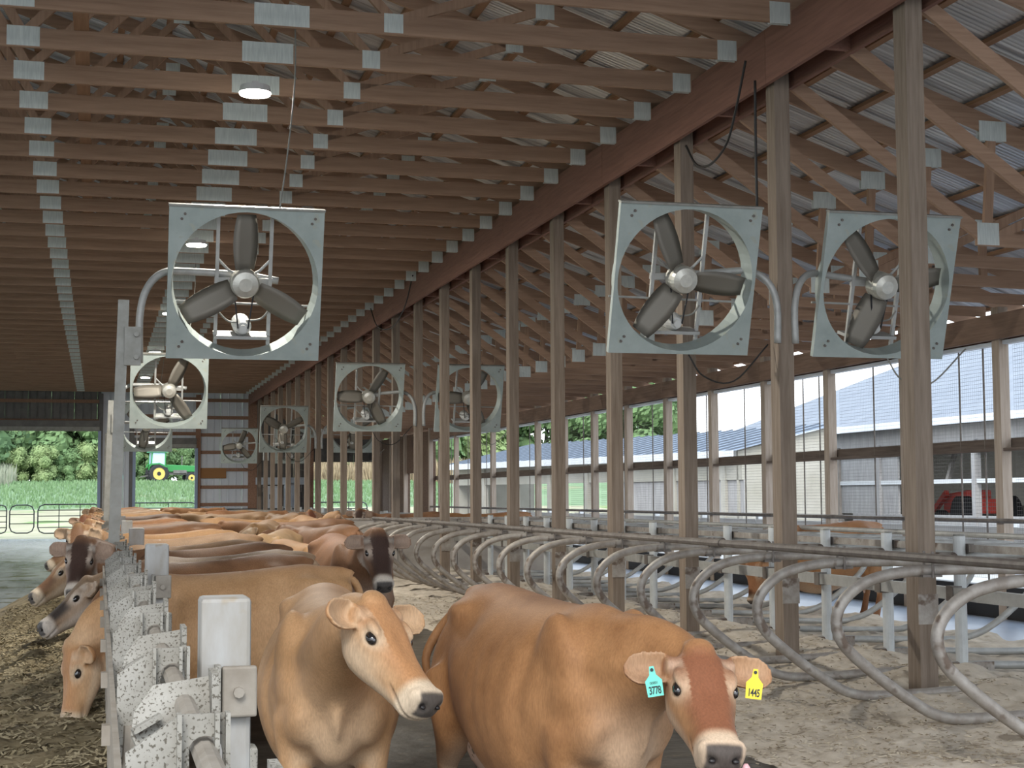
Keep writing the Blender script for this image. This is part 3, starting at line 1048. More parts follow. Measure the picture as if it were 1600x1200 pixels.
# ------------------------------------------------------------------ cows
def cow_material(name, base, dark, pale, light=None):
    """coat: base colour, with dark / pale / black patches held in the Patch attribute."""
    m = bpy.data.materials.new(name)
    m.use_nodes = True
    n = m.node_tree
    b = n.nodes['Principled BSDF']
    b.inputs['Roughness'].default_value = 0.62
    b.inputs['Specular IOR Level'].default_value = 0.25
    b.inputs['Sheen Weight'].default_value = 0.04
    b.inputs['Sheen Roughness'].default_value = 0.5
    at = n.nodes.new('ShaderNodeAttribute')
    at.attribute_name = 'Patch'
    sp_ = n.nodes.new('ShaderNodeSeparateColor')
    n.links.new(at.outputs['Color'], sp_.inputs[0])
    t = n.nodes.new('ShaderNodeTexCoord')
    oi = n.nodes.new('ShaderNodeObjectInfo')
    nz_ = n.nodes.new('ShaderNodeTexNoise')
    nz_.noise_dimensions = '4D'
    nz_.inputs['Scale'].default_value = 4.5
    nz_.inputs['Detail'].default_value = 7
    nz_.inputs['Roughness'].default_value = 0.62
    n.links.new(t.outputs['Object'], nz_.inputs['Vector'])
    ml = n.nodes.new('ShaderNodeMath')
    ml.operation = 'MULTIPLY'
    ml.inputs[1].default_value = 50
    n.links.new(oi.outputs['Random'], ml.inputs[0])
    n.links.new(ml.outputs[0], nz_.inputs['W'])
    r = n.nodes.new('ShaderNodeValToRGB')
    r.color_ramp.elements[0].position = 0.32
    r.color_ramp.elements[1].position = 0.70
    r.color_ramp.elements[0].color = (*[c * 0.80 for c in base], 1)
    r.color_ramp.elements[1].color = (*(light or [min(1, c * 1.22) for c in base]), 1)
    n.links.new(nz_.outputs['Fac'], r.inputs[0])
    # fine hair streaks
    mp = n.nodes.new('ShaderNodeMapping')
    mp.inputs['Scale'].default_value = (60, 60, 14)
    n.links.new(t.outputs['Object'], mp.inputs[0])
    hz = n.nodes.new('ShaderNodeTexNoise')
    hz.inputs['Scale'].default_value = 2.2
    hz.inputs['Detail'].default_value = 4
    n.links.new(mp.outputs[0], hz.inputs['Vector'])
    hr = n.nodes.new('ShaderNodeMapRange')
    hr.inputs['From Min'].default_value = 0.3
    hr.inputs['From Max'].default_value = 0.7
    hr.inputs['To Min'].default_value = 0.86
    hr.inputs['To Max'].default_value = 1.12
    n.links.new(hz.outputs['Fac'], hr.inputs[0])
    last = r.outputs[0]
    for ch, colr in ((0, dark), (1, pale), (2, (0.035, 0.03, 0.03))):
        mx = n.nodes.new('ShaderNodeMixRGB')
        n.links.new(sp_.outputs[ch], mx.inputs[0])
        n.links.new(last, mx.inputs[1])
        mx.inputs[2].default_value = (*colr, 1)
        last = mx.outputs[0]
    mu = n.nodes.new('ShaderNodeMixRGB')
    mu.blend_type = 'MULTIPLY'
    mu.inputs[0].default_value = 1
    n.links.new(last, mu.inputs[1])
    n.links.new(hr.outputs[0], mu.inputs[2])
    n.links.new(mu.outputs[0], b.inputs['Base Color'])
    bp = n.nodes.new('ShaderNodeBump')
    bp.inputs['Strength'].default_value = 0.18
    bp.inputs['Distance'].default_value = 0.01
    n.links.new(hz.outputs['Fac'], bp.inputs['Height'])
    n.links.new(bp.outputs[0], b.inputs['Normal'])
    return m


PALE = (0.70, 0.58, 0.45)
COATS = {
    'fawn': cow_material('coat_fawn', (0.43, 0.228, 0.098), (0.37, 0.155, 0.058), (0.63, 0.50, 0.36), (0.52, 0.305, 0.155)),
    'red': cow_material('coat_red', (0.315, 0.143, 0.056), (0.20, 0.070, 0.036), (0.60, 0.45, 0.32), (0.40, 0.20, 0.085)),
    'brown': cow_material('coat_brown', (0.215, 0.105, 0.052), (0.050, 0.028, 0.022), (0.62, 0.55, 0.47)),
    'tan': cow_material('coat_tan', (0.255, 0.142, 0.066), (0.17, 0.085, 0.045), (0.64, 0.53, 0.40)),
    'pale': cow_material('coat_pale', (0.35, 0.225, 0.12), (0.36, 0.18, 0.085), (0.72, 0.61, 0.48)),
    'dun': cow_material('coat_dun', (0.30, 0.175, 0.085), (0.20, 0.095, 0.045), (0.60, 0.49, 0.37)),
    'rust': cow_material('coat_rust', (0.21, 0.10, 0.046), (0.14, 0.052, 0.028), (0.62, 0.50, 0.38)),
    'grey': cow_material('coat_grey', (0.33, 0.215, 0.13), (0.030, 0.024, 0.022), (0.64, 0.56, 0.48)),
}
EYE = mat('eye_dark', (0.012, 0.009, 0.008), 0.08, spec=0.8)
NOSEM = mat('nostril_dark', (0.02, 0.017, 0.017), 0.4)
HORNB = mat('hoof_dark', (0.06, 0.05, 0.04), 0.7)
PINK = mat('udder_skin', (0.62, 0.42, 0.33), 0.7, 0, (0.52, 0.38, 0.28), (14, 14, 14), 6, 0.2, None, ((0.16, 0.12, 0.08), 22, 0.58))
TONG = mat('tongue_pink', (0.62, 0.34, 0.36), 0.35)
SWITCH = mat('tail_switch', (0.03, 0.025, 0.022), 0.8)
TAGY = mat('tag_yellow', (0.80, 0.62, 0.04), 0.5)
TAGT = mat('tag_teal', (0.16, 0.60, 0.50), 0.5)
INK = mat('tag_ink', (0.02, 0.03, 0.03), 0.6)


def frame_from(fwd, up):
    f = Vector(fwd).normalized()
    u = Vector(up)
    u = (u - f * u.dot(f)).normalized()
    l = u.cross(f)
    return Matrix(((f.x, l.x, u.x), (f.y, l.y, u.y), (f.z, l.z, u.z)))


def sring(cx, cy, cz, Rm, w_, hu, hd, n=20, e=2.4, taper=0.0):
    """super-ellipse ring in the local y/z plane of Rm."""
    o = []
    for k in range(n):
        a = 2 * math.pi * k / n
        c, s = math.cos(a), math.sin(a)
        y = math.copysign(abs(c) ** (2 / e), c) * w_
        z = math.copysign(abs(s) ** (2 / e), s) * (hu if s > 0 else hd)
        y *= 1 - taper * (z / (hu if s > 0 else hd) if s > 0 else 0)
        o.append(Vector((cx, cy, cz)) + Rm @ Vector((0, y, z)))
    return o


HEAD = [  # x, half width, z top, z bottom, taper to the top
    (-0.070, .045, -.040, -.13, .25), (-0.035, .078, .000, -.17, .3), (0.02, .106, .018, -.21, .16), (0.09, .125, .012, -.240, 0.04), (0.15, .129, .002, -.246, 0.0),
    (0.21, .117, -.008, -.235, 0.04), (0.28, .099, -.014, -.212, .08), (0.35, .087, -.016, -.190, .08), (0.41, .083, -.012, -.176, .05), (0.46, .088, -.008, -.168, 0.02),
    (0.500, .080, -.018, -.152, 0.0), (0.522, .054, -.038, -.120, 0)]


def ear_shape(mb_, base, out, up, L_, wd, cup, th):
    """thick cupped leaf: OUT along the ear, opening toward UP x OUT side given by frame."""
    Rm = frame_from(out, up)
    nu, nv = 9, 7
    A, B = [], []
    for i in range(nu):
        t = i / (nu - 1)
        ww = wd * (0.45 + 0.55 * math.sin(math.pi * min(1, 0.08 + 0.74 * t)) ** 0.8) * math.sqrt(max(0.12, 1 - max(0, (t - .72) / .28) ** 2))
        if t < 0.15:
            ww = wd * 0.5
        for j in range(nv):
            s = -1 + 2 * j / (nv - 1)
            p = Vector((L_ * t, s * ww, -cup * (1 - s * s) * math.sin(math.pi * min(1, 0.25 + 0.7 * t))))
            A.append(Vector(base) + Rm @ (p + Vector((0, 0, th / 2))))
            B.append(Vector(base) + Rm @ (p - Vector((0, 0, th / 2))))
    vs = A + B
    N = nu * nv
    fs = []
    for i in range(nu - 1):
        for j in range(nv - 1):
            a, b, c, d = i * nv + j, i * nv + j + 1, (i + 1) * nv + j + 1, (i + 1) * nv + j
            fs.append((a, d, c, b))
            fs.append((a + N, b + N, c + N, d + N))
    edge = [j for j in range(nv)] + [i * nv + nv - 1 for i in range(1, nu)] + [(nu - 1) * nv + j for j in range(nv - 2, -1, -1)] + [i * nv for i in range(nu - 2, 0, -1)]
    for q in range(len(edge)):
        a, b = edge[q], edge[(q + 1) % len(edge)]
        fs.append((a, b, b + N, a + N))
    mb_.add(vs, fs)


def sm(x, a, b):
    t = np.clip((x - a) / (b - a), 0, 1)
    return t * t * (3 - 2 * t)


def make_cow(poll, nose_dir, crown=(0, 0, 1), voxel=0.012, legs=None, lie=False, neck_mid=None, ear_up=-0.12, ear_back=-0.04, dark_face=0.6, white=0.4, dark_nose=0.0,
             seed=0, smooth=5, belly=1.0, thin=1.0, body_smooth=60, cheek_w=.25):
    """the body of one cow in its own frame: +x forward, +y its left, z up; returns (mesh, head matrix)."""
    mb_ = MB()
    dz = -0.52 if lie else 0.0
    sections = [(-0.80, .07, 1.10, .07, .10), (-.76, .135, 1.03, .15, .20), (-.66, .20, 1.0, .235, .30), (-.50, .262, .96, .31, .36), (-.33, .30, .88, .375, .40), (-.12, .335, .82, .41, .44),
                (.10, .350, .79, .425, .45), (.30, .330, .80, .41, .43), (.48, .275, .85, .365, .38), (.62, .225, .88, .32, .34), (.74, .16, .88, .24, .27), (.81, .08, .87, .13, .16)]
    rings = []
    for (x, w_, zc, hu, hd) in sections:
        bl = belly if -.4 < x < .5 else 1.0
        rings.append(sring(x, 0, zc + dz, Matrix.Identity(3), w_ * bl * thin, hu, hd * (1 + (bl - 1) * .8), 28, 2.15, 0.16))
    mb_.loft(rings)
    I3 = Matrix.Identity(3)
    for s in (-1, 1):
        mb_.ell((-.48, s * .18 * thin, 1.14 + dz), (.13, .07, .055))                 # hook bones
        mb_.ell((-.755, s * .105, 1.10 + dz), (.06, .045, .06))                         # pin bones
        mb_.ell((.52, s * .185 * thin, .92 + dz), (.17, .085, .30), Matrix.Rotation(-.25, 3, 'Y'))     # shoulder blade
        mb_.ell((.66, s * .145, .74 + dz), (.13, .085, .15))                            # point of shoulder
        if not lie:
            mb_.ell((-.60, s * .165, .80), (.21, .105, .32), Matrix.Rotation(.25, 3, 'Y'))   # thigh
        else:
            mb_.ell((-.50, s * .27, .30), (.30, .13, .22), Matrix.Rotation(.3, 3, 'Y'))
    mb_.ell((.50, 0, 1.17 + dz), (.22, .06, .065))                                       # withers
    mb_.ell((-.62, 0, 1.20 + dz), (.24, .055, .06))                                      # loin / tail head
    mb_.ell((.68, 0, .66 + dz), (.15, .10, .16))                                         # brisket
    mb_.ell((.74, 0, .86 + dz), (.16, .045, .26), Matrix.Rotation(-.35, 3, 'Y'))          # dewlap
    # legs: list of joint chains
    if lie:
        chains = []
        for s in (-1, 1):
            chains.append(([(.56, s * .20, .26), (.74, s * .24, .12), (.60, s * .26, .055), (.50, s * .27, .045)], [.10, .065, .05, .045]))
            chains.append(([(-.45, s * .30, .24), (-.12, s * .40, .14), (-.42, s * .44, .07), (-.25, s * .46, .045)], [.14, .09, .055, .045]))
    else:
        lg = legs or [(0, 0)] * 4
        chains = []
        for i, s in ((0, 1), (1, -1)):
            fx, fy = lg[i]
            chains.append(([(.56, s * .17, .74), (.54 + fx * .25, s * .175 + fy * .3, .56), (.545 + fx * .6, s * .165 + fy * .6, .36), (.535 + fx * .9, s * .16 + fy, .20), (.535 + fx, s * .16 + fy, .10), (.57 + fx, s * .16 + fy, .005)],
                           [.125, .085, .062, .042, .046, .06]))
        for i, s in ((2, 1), (3, -1)):
            fx, fy = lg[i]
            chains.append(([(-.58, s * .18, .85), (-.50 + fx * .2, s * .20, .66), (-.60 + fx * .6, s * .185 + fy * .5, .50), (-.68 + fx * .8, s * .175 + fy * .8, .40), (-.655 + fx * .9, s * .17 + fy, .24), (-.63 + fx, s * .17 + fy, .11), (-.59 + fx, s * .17 + fy, .005)],
                           [.17, .13, .085, .058, .044, .048, .062]))
    for pts, rr in chains:
        q = catmull(pts, 4)
        rad = []
        for i in range(len(q)):
            t = i / 4
            a = min(int(t), len(rr) - 2)
            rad.append(rr[a] + (rr[a + 1] - rr[a]) * (t - a))
        mb_.tube(q, rad, 12)
    # head
    Rh = frame_from(nose_dir, crown)
    Ph = Vector(poll)
    H = Matrix.Translation(Ph) @ Rh.to_4x4()
    # neck: bezier from the chest into the back of the head
    a0 = Vector((.52, 0, .93 + dz))
    a3 = H @ Vector((.04, 0, -.105))
    back = (H @ Vector((-.30, 0, -.16)))
    a1 = Vector((.78, 0, 1.0 + dz))
    if neck_mid is not None:
        a1 = Vector(neck_mid)
    a2 = a3 + (back - a3) * 0.55
    rings = []
    NB = 11
    for i in range(NB):
        t = i / (NB - 1)
        p = a0 * (1 - t) ** 3 + a1 * 3 * t * (1 - t) ** 2 + a2 * 3 * t * t * (1 - t) + a3 * t ** 3
        d = (a1 - a0) * 3 * (1 - t) ** 2 + (a2 - a1) * 6 * t * (1 - t) + (a3 - a2) * 3 * t * t
        up = Vector((0, 0, 1)).lerp(Rh @ Vector((0, 0, 1)), t * t)
        if abs(d.normalized().dot(up.normalized())) > 0.93:
            up = up + Vector((-0.5, 0, 0.2))
        w_ = .205 + (.088 - .205) * (t ** 0.75)
        hu = .28 + (.095 - .28) * t ** 0.8
        hd = .36 + (.095 - .36) * t ** 0.62
        rings.append(sring(p.x, p.y, p.z, frame_from(d, up), w_, hu, hd, 22, 2.1, 0.25))
    mb_.loft(rings)
    rings = [[H @ v for v in sring(x, 0, (zt + zb) / 2, I3, w_, (zt - zb) / 2, (zt - zb) / 2, 24, 2.7, tp)] for (x, w_, zt, zb, tp) in HEAD]
    mb_.loft(rings)
    Rm4 = Rh
    mb_.ell(H @ Vector((-.012, 0, -.012)), (.065, .065, .040), Rm4)              # poll tuft
    for s in (-1, 1):
        mb_.ell(H @ Vector((.125, s * .098, -.022)), (.055, .022, .022), Rm4)  # brow
        mb_.ell(H @ Vector((.13, s * .062, -.150)), (.105, .045, .075), Rm4)   # cheek
        mb_.ell(H @ Vector((.466, s * .058, -.052)), (.045, .034, .042), Rm4)  # nostril wing
        th = max(0.022, voxel * 2.0)
        bs = H @ Vector((.035, s * .075, -.045))
        outv = Rh @ Vector((-ear_back, s * 1.0, ear_up))
        # the cup opens forward and a little down
        upv = Rh @ Vector((0.42, s * 0.12, 0.88))
        ear_shape(mb_, bs, outv, upv, .215, .066, .052, th)
        mb_.tube([H @ Vector((.035, s * .05, -.06)), bs + outv.normalized() * .06], [.048, .036], 10)
    me0 = bpy.data.meshes.new('tmp')
    me0.from_pydata(mb_.v, [], mb_.f)
    bm = bmesh.new()
    bm.from_mesh(me0)
    bmesh.ops.recalc_face_normals(bm, faces=bm.faces)
    bm.to_mesh(me0)
    bm.free()
    ob = bpy.data.objects.new('tmp', me0)
    COL.objects.link(ob)
    rm = ob.modifiers.new('r', 'REMESH')
    rm.mode = 'VOXEL'
    rm.voxel_size = voxel
    s1 = ob.modifiers.new('s', 'SMOOTH')
    s1.factor = 0.5
    s1.iterations = smooth
    dg = bpy.context.evaluated_depsgraph_get()
    me = bpy.data.meshes.new_from_object(ob.evaluated_get(dg))
    bpy.data.objects.remove(ob)
    bpy.data.meshes.remove(me0)
    N = len(me.vertices)
    co = np.empty(N * 3)
    me.vertices.foreach_get('co', co)
    co = co.reshape(-1, 3)
    # soften the body (not the head and ears) so that the muscle forms flow together
    E = len(me.edges)
    ed = np.empty(E * 2, dtype=np.int32)
    me.edges.foreach_get('vertices', ed)
    ea, eb_ = ed[0::2], ed[1::2]
    deg = np.maximum(np.bincount(ea, minlength=N) + np.bincount(eb_, minlength=N), 1)
    Hi = np.array(H.inverted())
    h0 = co @ Hi[:3, :3].T + Hi[:3, 3]
    dist = np.sqrt((np.clip(np.abs(h0[:, 0] - .2) - .2, 0, None)) ** 2 + (np.clip(np.abs(h0[:, 1]) - .25, 0, None)) ** 2 + (np.clip(np.abs(h0[:, 2] + .08) - .12, 0, None)) ** 2)
    wgt = sm(dist, .04, .16) * np.where(co[:, 2] < (.25 if not lie else 0.0), .35, 1.0)
    for it in range(int(body_smooth / (voxel / .01) ** 2)):
        acc = np.empty_like(co)
        for c_ in range(3):
            acc[:, c_] = np.bincount(ea, co[eb_, c_], N) + np.bincount(eb_, co[ea, c_], N)
        co = co + (acc / deg[:, None] - co) * (wgt * .6)[:, None]
    me.vertices.foreach_set('co', co.reshape(-1))
    me.update()
    no = np.empty(N * 3)
    me.vertices.foreach_get('normal', no)
    no = no.reshape(-1, 3)
    Hi = np.array(H.inverted())
    hc = co @ Hi[:3, :3].T + Hi[:3, 3]
    x, y, z = co[:, 0], co[:, 1], co[:, 2] - dz
    hx, hy, hz = hc[:, 0], hc[:, 1], hc[:, 2]
    ay, ahy = np.abs(y), np.abs(hy)
    head = sm(hx, -.08, .02) * (ahy < .155) * (hz > -.27) * (hz < .08) * (hx < .55)
    # relief: flank hollow, shoulder groove, ribs, neck folds, eye sockets, nostrils, mouth
    disp = np.zeros(N)

    def bump(px_, py_, pz_, sx, sy, sz, amt, sym=True):
        yy = ay if sym else y
        return amt * np.exp(-((x - px_) / sx) ** 2 - ((yy - py_) / sy) ** 2 - ((z - pz_) / sz) ** 2)
    body = 1 - head
    disp += body * bump(-.30, .25, 1.12, .11, .14, .10, -.028)
    disp += body * bump(.36, .28, .90, .05, .2, .30, -.016)
    disp += body * bump(-.44, .28, .70, .05, .2, .22, -.016)
    disp += body * bump(.72, 0, .98, .08, .05, .2, -.012)
    ribs = np.sin((x + .12 * z) * 2 * math.pi / .115) * np.exp(-((x - .05) / .24) ** 2) * np.exp(-((z - .85) / .24) ** 2) * sm(ay, .2, .3)
    disp += body * ribs * .0014
    neckz = np.exp(-((x - .80) / .2) ** 2) * body * sm(np.sqrt(y ** 2 + (z - .85) ** 2), .12, .2) * sm(wgt, .8, 1.0)
    disp += neckz * .006 * np.sin(np.arctan2(z - .85, y + 1e-6) * 9 + x * 8)
    rs_ = random.Random(seed)
    for q in range(14):
        cx, cy, cz = rs_.uniform(-.7, .7), rs_.choice((-1, 1)) * .3, rs_.uniform(.55, 1.15)
        disp += body * .006 * rs_.choice((-1, 1)) * np.exp(-((x - cx) / .1) ** 2 - ((y - cy) / .15) ** 2 - ((z - cz) / .1) ** 2)

    def hb_(px_, py_, pz_, r_, amt):
        return amt * np.exp(-(((hx - px_) / r_[0]) ** 2 + ((ahy - py_) / r_[1]) ** 2 + ((hz - pz_) / r_[2]) ** 2))
    disp += hb_(.158, .122, -.050, (.030, .03, .017), -.013)
    disp += hb_(.13, .120, -.022, (.045, .03, .014), .002)
    disp += hb_(.506, .044, -.058, (.022, .017, .015), -.022)
    disp += head * -.012 * np.exp(-((hz + .136 - .03 * np.clip((.5 - hx) / .15, 0, 1)) / .006) ** 2) * sm(hx, .33, .38)
    disp += hb_(.27, .075, -.07, (.07, .03, .03), -.006)
    disp += hb_(.22, .0, -.004, (.06, .03, .03), -.006)
    co2 = co + no * disp[:, None]
    me.vertices.foreach_set('co', co2.reshape(-1))
    # colour patches
    R_, G_, B_ = np.zeros(N), np.zeros(N), np.zeros(N)
    face = sm(hx, -.06, .06) * sm(hz, -.10, -.02) * (1 - sm(hx, .42, .47)) * (ahy < .14)
    R_ = np.maximum(R_, dark_face * np.where(head > 0, face, 0))
    if dark_nose:
        df = sm(hx, .16, .26) * sm(hz, -.11, -.05)
        R_ = np.maximum(R_, dark_nose * np.where(head > 0, df, 0))
    # darker: topline, lower legs
    if not lie:
        R_ = np.maximum(R_, .5 * (1 - sm(z, .18, .45)) * (1 - head))
    R_ = np.maximum(R_, .28 * sm(z, 1.16, 1.27) * (1 - sm(hx, -.4, -.1)) * (x < .6))
    # pale: belly, inner legs, brisket front, jaw, eye ring, muzzle ring
    nrm = np.abs(no[:, 1])
    under = (1 - sm(z, .42, .66)) * (1 - sm(ay, .14, .30)) * sm(-no[:, 2] + .35 * (1 - nrm), .1, .7)
    G_ = np.maximum(G_, .8 * under * (1 - head) * (not lie))
    chest = sm(x, .58, .76) * (1 - sm(z, .62, .98)) * (1 - sm(ay, .08, .25))
    G_ = np.maximum(G_, white * 1.1 * chest * (1 - head))
    thr = head * (1 - sm(hz, -.16, -.10)) * sm(hx, 0, .1)
    G_ = np.maximum(G_, .55 * thr)
    cheek = head * np.exp(-(((hx - .17) / .15) ** 2 + ((hz + .15) / .07) ** 2)) * sm(ahy, .03, .07)
    G_ = np.maximum(G_, cheek_w * cheek)
    ring = head * np.exp(-(((hx - .155) / .055) ** 2 + ((hz + .045) / .042) ** 2)) * (ahy > .07)
    G_ = np.maximum(G_, (.45 + .4 * white) * np.clip(ring * 1.3, 0, 1))
    R_ *= 1 - np.clip(ring * 1.4, 0, 1)
    muz = head * sm(hx, .375, .43)
    G_ = np.maximum(G_, .95 * muz)
    R_ *= 1 - muz
    pad = head * sm(hx, .456, .478) * sm(hz, -.112, -.098) * (1 - sm(ahy, .060, .072) * .75)
    B_ = np.maximum(B_, .93 * pad)
    lid = head * np.exp(-(((hx - .158) / .030) ** 2 + ((hz + .050) / .017) ** 2) ** 2) * (ahy > .07)
    B_ = np.maximum(B_, np.clip(lid, 0, .9))
    mouth = head * np.exp(-((hz + .136 - .03 * np.clip((.5 - hx) / .15, 0, 1)) / .007) ** 2) * sm(hx, .33, .37)
    B_ = np.maximum(B_, .5 * mouth)
    # ears: pale inside (facing forward), darker rim
    nh = no @ Hi[:3, :3].T
    nin = (nh[:, 0] * .42 + nh[:, 1] * .12 * np.sign(hy) + nh[:, 2] * .88) / .98
    ear = (ahy > .128) * (ahy < .36) * (hx < .12) * (hx > -.2) * (np.abs(hz) < .22)
    # keep it to vertices near the two ear axes
    ex = np.abs(hx - (.035 - ear_back * (ahy - .075)))
    ez = np.abs(hz - (-.045 + ear_up * (ahy - .075)))
    ear = ear * (ex < .095) * (ez < .075)
    cp = np.clip(1 - (ez / .052) ** 2, 0, 1)
    inn = sm(nin, .25, .8) * (1 - sm(ahy, .25, .31))
    G_ = np.where(ear > 0, np.clip(.28 * inn, 0, 1), G_)
    R_ = np.where(ear > 0, np.clip((.6 * (1 - sm(nin, .1, .6))) * dark_face + .30 * sm(ahy, .25, .31) + .30 * inn * sm(-(hz + .045 + .12 * (ahy - .075)), .0, .05), 0, 1), R_)
    eb = head * np.exp(-(((hx - .06) / .035) ** 2 + ((hz + .02) / .04) ** 2)) * (ahy > .075)
    G_ = np.maximum(G_, white * eb * .9)
    # hooves
    if not lie:
        B_ = np.maximum(B_, .85 * (1 - sm(z, .045, .07)))
    colr = np.ones((N, 4))
    colr[:, 0], colr[:, 1], colr[:, 2] = R_, G_, B_
    at = me.color_attributes.new('Patch', 'FLOAT_COLOR', 'POINT')
    at.data.foreach_set('color', colr.astype(np.float32).reshape(-1))
    me.polygons.foreach_set('use_smooth', [True] * len(me.polygons))
    me.materials.clear()
    me.update()
    return me, H


EYE_ME = MB().ell((0, 0, 0), (.031, .018, .022), None, 16, 10).mesh('eye', EYE, True)
NOS_ME = MB().ell((0, 0, 0), (.010, .013, .008), None, 12, 8).mesh('nostril', NOSEM, True)


def tail_mesh(sway=0.0, lie=False):
    dz = -0.52 if lie else 0
    if sway == 'swung':
        pts = [(-.74, 0, 1.17), (-.84, -.05, 1.11), (-.90, -.13, 1.00), (-.90, -.19, .88), (-.87, -.17, .76), (-.85, -.10, .66)]
        return MB().tube(catmull(pts, 4), [.035] + [.030 - .0008 * i for i in range(20)], 10).mesh('tail', MATS['eye_dark'], True), pts[-1]
    pts = [(-.74, 0, 1.17 + dz), (-.83, sway * .1, 1.13 + dz), (-.88, sway * .3, .98 + dz), (-.87, sway * .6, .75 + dz * .8), (-.84, sway * .9, max(.12, .52 + dz)), (-.84, sway, max(.06, .42 + dz))]
    return MB().tube(catmull(pts, 4), [.035] + [.030 - .0008 * i for i in range(20)], 10).mesh('tail', MATS['eye_dark'], True), pts[-1]


def switch_mesh(p):
    return MB().tube(catmull([(p[0], p[1], p[2] + .04), (p[0] + .005, p[1], p[2] - .07), (p[0] + .01, p[1], p[2] - .2), (p[0] + .015, p[1], p[2] - .33)], 4),
                     [.02, .028, .036, .042, .046, .048, .048, .046, .042, .036, .028, .018, .006], 10).mesh('tail_switch', SWITCH, True)


def udder_mesh(x0=-.42):
    m_ = MB().ell((x0, 0, .53), (.21, .17, .16), None, 20, 12)
    for sx in (-1, 1):
        for sy in (-1, 1):
            m_.tube([(x0 + sx * .085, sy * .075, .43), (x0 + sx * .085, sy * .078, .385), (x0 + sx * .085, sy * .08, .35)], [.022, .018, .012], 8)
    return m_.mesh('udder', PINK, True)


UDD = udder_mesh()
TAILS = {}


def assemble(name, body_me, H, coat, loc, heading, label, group=None, tail=0.0, lie=False, udder=True, scale=1.0, length=1.0, tail_shape=True):
    """one cow: the body mesh itself is the thing; eyes, nostrils, udder, tail are its parts."""
    o = link(name, body_me, None, (loc[0], loc[1], loc[2]), (0, 0, heading))
    o.scale = (scale * length, scale, scale)
    if not body_me.materials:
        body_me.materials.append(None)
    o.material_slots[0].link = 'OBJECT'
    o.material_slots[0].material = COATS[coat]
    T(o, label, 'cow', group)
    for s in (-1, 1):
        e = link('eye', EYE_ME, o)
        e.matrix_basis = H @ Matrix.Translation((.158, s * .108, -.050))
        e = link('nostril', NOS_ME, o)
        e.matrix_basis = H @ Matrix.Translation((.505, s * .043, -.058))
    if udder and not lie:
        link('udder', UDD, o)
    if tail_shape:
        key = (tail, lie)
        if key not in TAILS:
            tm, end = tail_mesh(tail, lie)
            TAILS[key] = (tm, switch_mesh(end) if not lie else None)
        tm, sw = TAILS[key]
        t_ = link('tail', tm, o)
        t_.material_slots[0].link = 'OBJECT'
        t_.material_slots[0].material = COATS[coat]
        if sw:
            link('tail_switch', sw, t_)
    return o


def ear_tag(parent, H, side, m_, digits, small=None, pos=(.03, .165, -.075), scale=1.0, name='ear_tag', label=None, up=None, face=None, push=0.0):
    """flat tag on an ear, its writing raised on the face."""
    mb_ = MB()
    poly = [(-.028, -.075), (.028, -.075), (.030, -.02), (.012, .0), (.008, .03), (-.008, .03), (-.012, .0), (-.030, -.02)]
    mb_.prism(poly, 'y', 0.0, 0.003)
    t_ = mb_.build(name, m_, parent, bevel=0.0)
    f = Vector(face).normalized()
    p = H @ Vector((pos[0], side * pos[1], pos[2])) + f * push
    f = Vector(face).normalized()               # direction the written side looks
    u = Vector(up)
    u = (u - f * u.dot(f)).normalized()
    xx = u.cross(f)
    Rm = Matrix(((xx.x, -f.x, u.x, p.x), (xx.y, -f.y, u.y, p.y), (xx.z, -f.z, u.z, p.z), (0, 0, 0, 1)))
    t_.matrix_basis = Rm @ Matrix.Scale(scale, 4)
    if label:
        t_['label'] = label
    for txt, sz, zz in ((digits, .033, -.066), (small, .013, -.032)):
        if not txt:
            continue
        cu = bpy.data.curves.new('tag_number', 'FONT')
        cu.body = txt
        cu.size = sz
        cu.align_x = 'CENTER'
        cu.extrude = 0.0004
        cu.space_character = 0.9
        cu.materials.append(INK)
        if txt == digits:
            cu.offset = 0.0006
        tmp = link('tmp', cu)
        tm_ = bpy.data.meshes.new_from_object(tmp.evaluated_get(bpy.context.evaluated_depsgraph_get()))
        bpy.data.objects.remove(tmp)
        tm_.name = 'tag_number'
        q = link('tag_number', tm_, t_, (0, -0.0008, zz), (math.radians(90), 0, 0))
        if txt == digits:
            q.scale = (0.72, 1.15, 1)
    st = MB().cyl((0, -.004, .018), (0, .012, .018), .006, 10).build('stud', INK, t_)
    return t_
# ------------------------------------------------------------------ the herd


def hero(name, coat, org, heading, scale, poll_w, nose_w, label, crown_w=(0, 0, 1), tail=0.0, **kw):
    R_ = Matrix.Rotation(-heading, 4, 'Z')
    lp = (R_ @ (Vector(poll_w) - Vector(org))) / scale
    ln = R_ @ Vector(nose_w)
    lc = R_ @ Vector(crown_w)
    me, H = make_cow(lp, ln, lc, **kw)
    me.name = name
    o = assemble(name, me, H, coat, org, heading, label, None, tail, scale=scale)
    return o, H, R_


hA = math.atan2(-0.995, -0.10)
cowA, HA, RA = hero('cow', 'fawn', (1.04, 7.18, 0), hA, 0.95, (1.045, 5.90, 1.215), (0.22, -0.38, -0.42),
                    'pale fawn cow facing the camera beside the fence, head turned sideways', crown_w=(0.12, 0.05, 1), tail=-0.2,
                    voxel=0.0085, dark_face=0.6, white=0.35, seed=11, cheek_w=.55, neck_mid=(.86, 0, 1.0), ear_up=0.05)
hB = math.atan2(-0.975, 0.19)
cowB, HB, RB = hero('cow', 'red', (1.86, 6.42, 0), hB, 0.97, (2.12, 5.28, 1.055), (-0.075, -0.46, -0.34),
                    'large red-brown cow standing with teal and yellow ear tags, licking its nose', crown_w=(0.0, -0.6, 1), tail='swung',
                    voxel=0.0085, dark_face=0.85, cheek_w=.12, white=0.5, seed=5, neck_mid=(.85, 0, 1.03), belly=1.05)
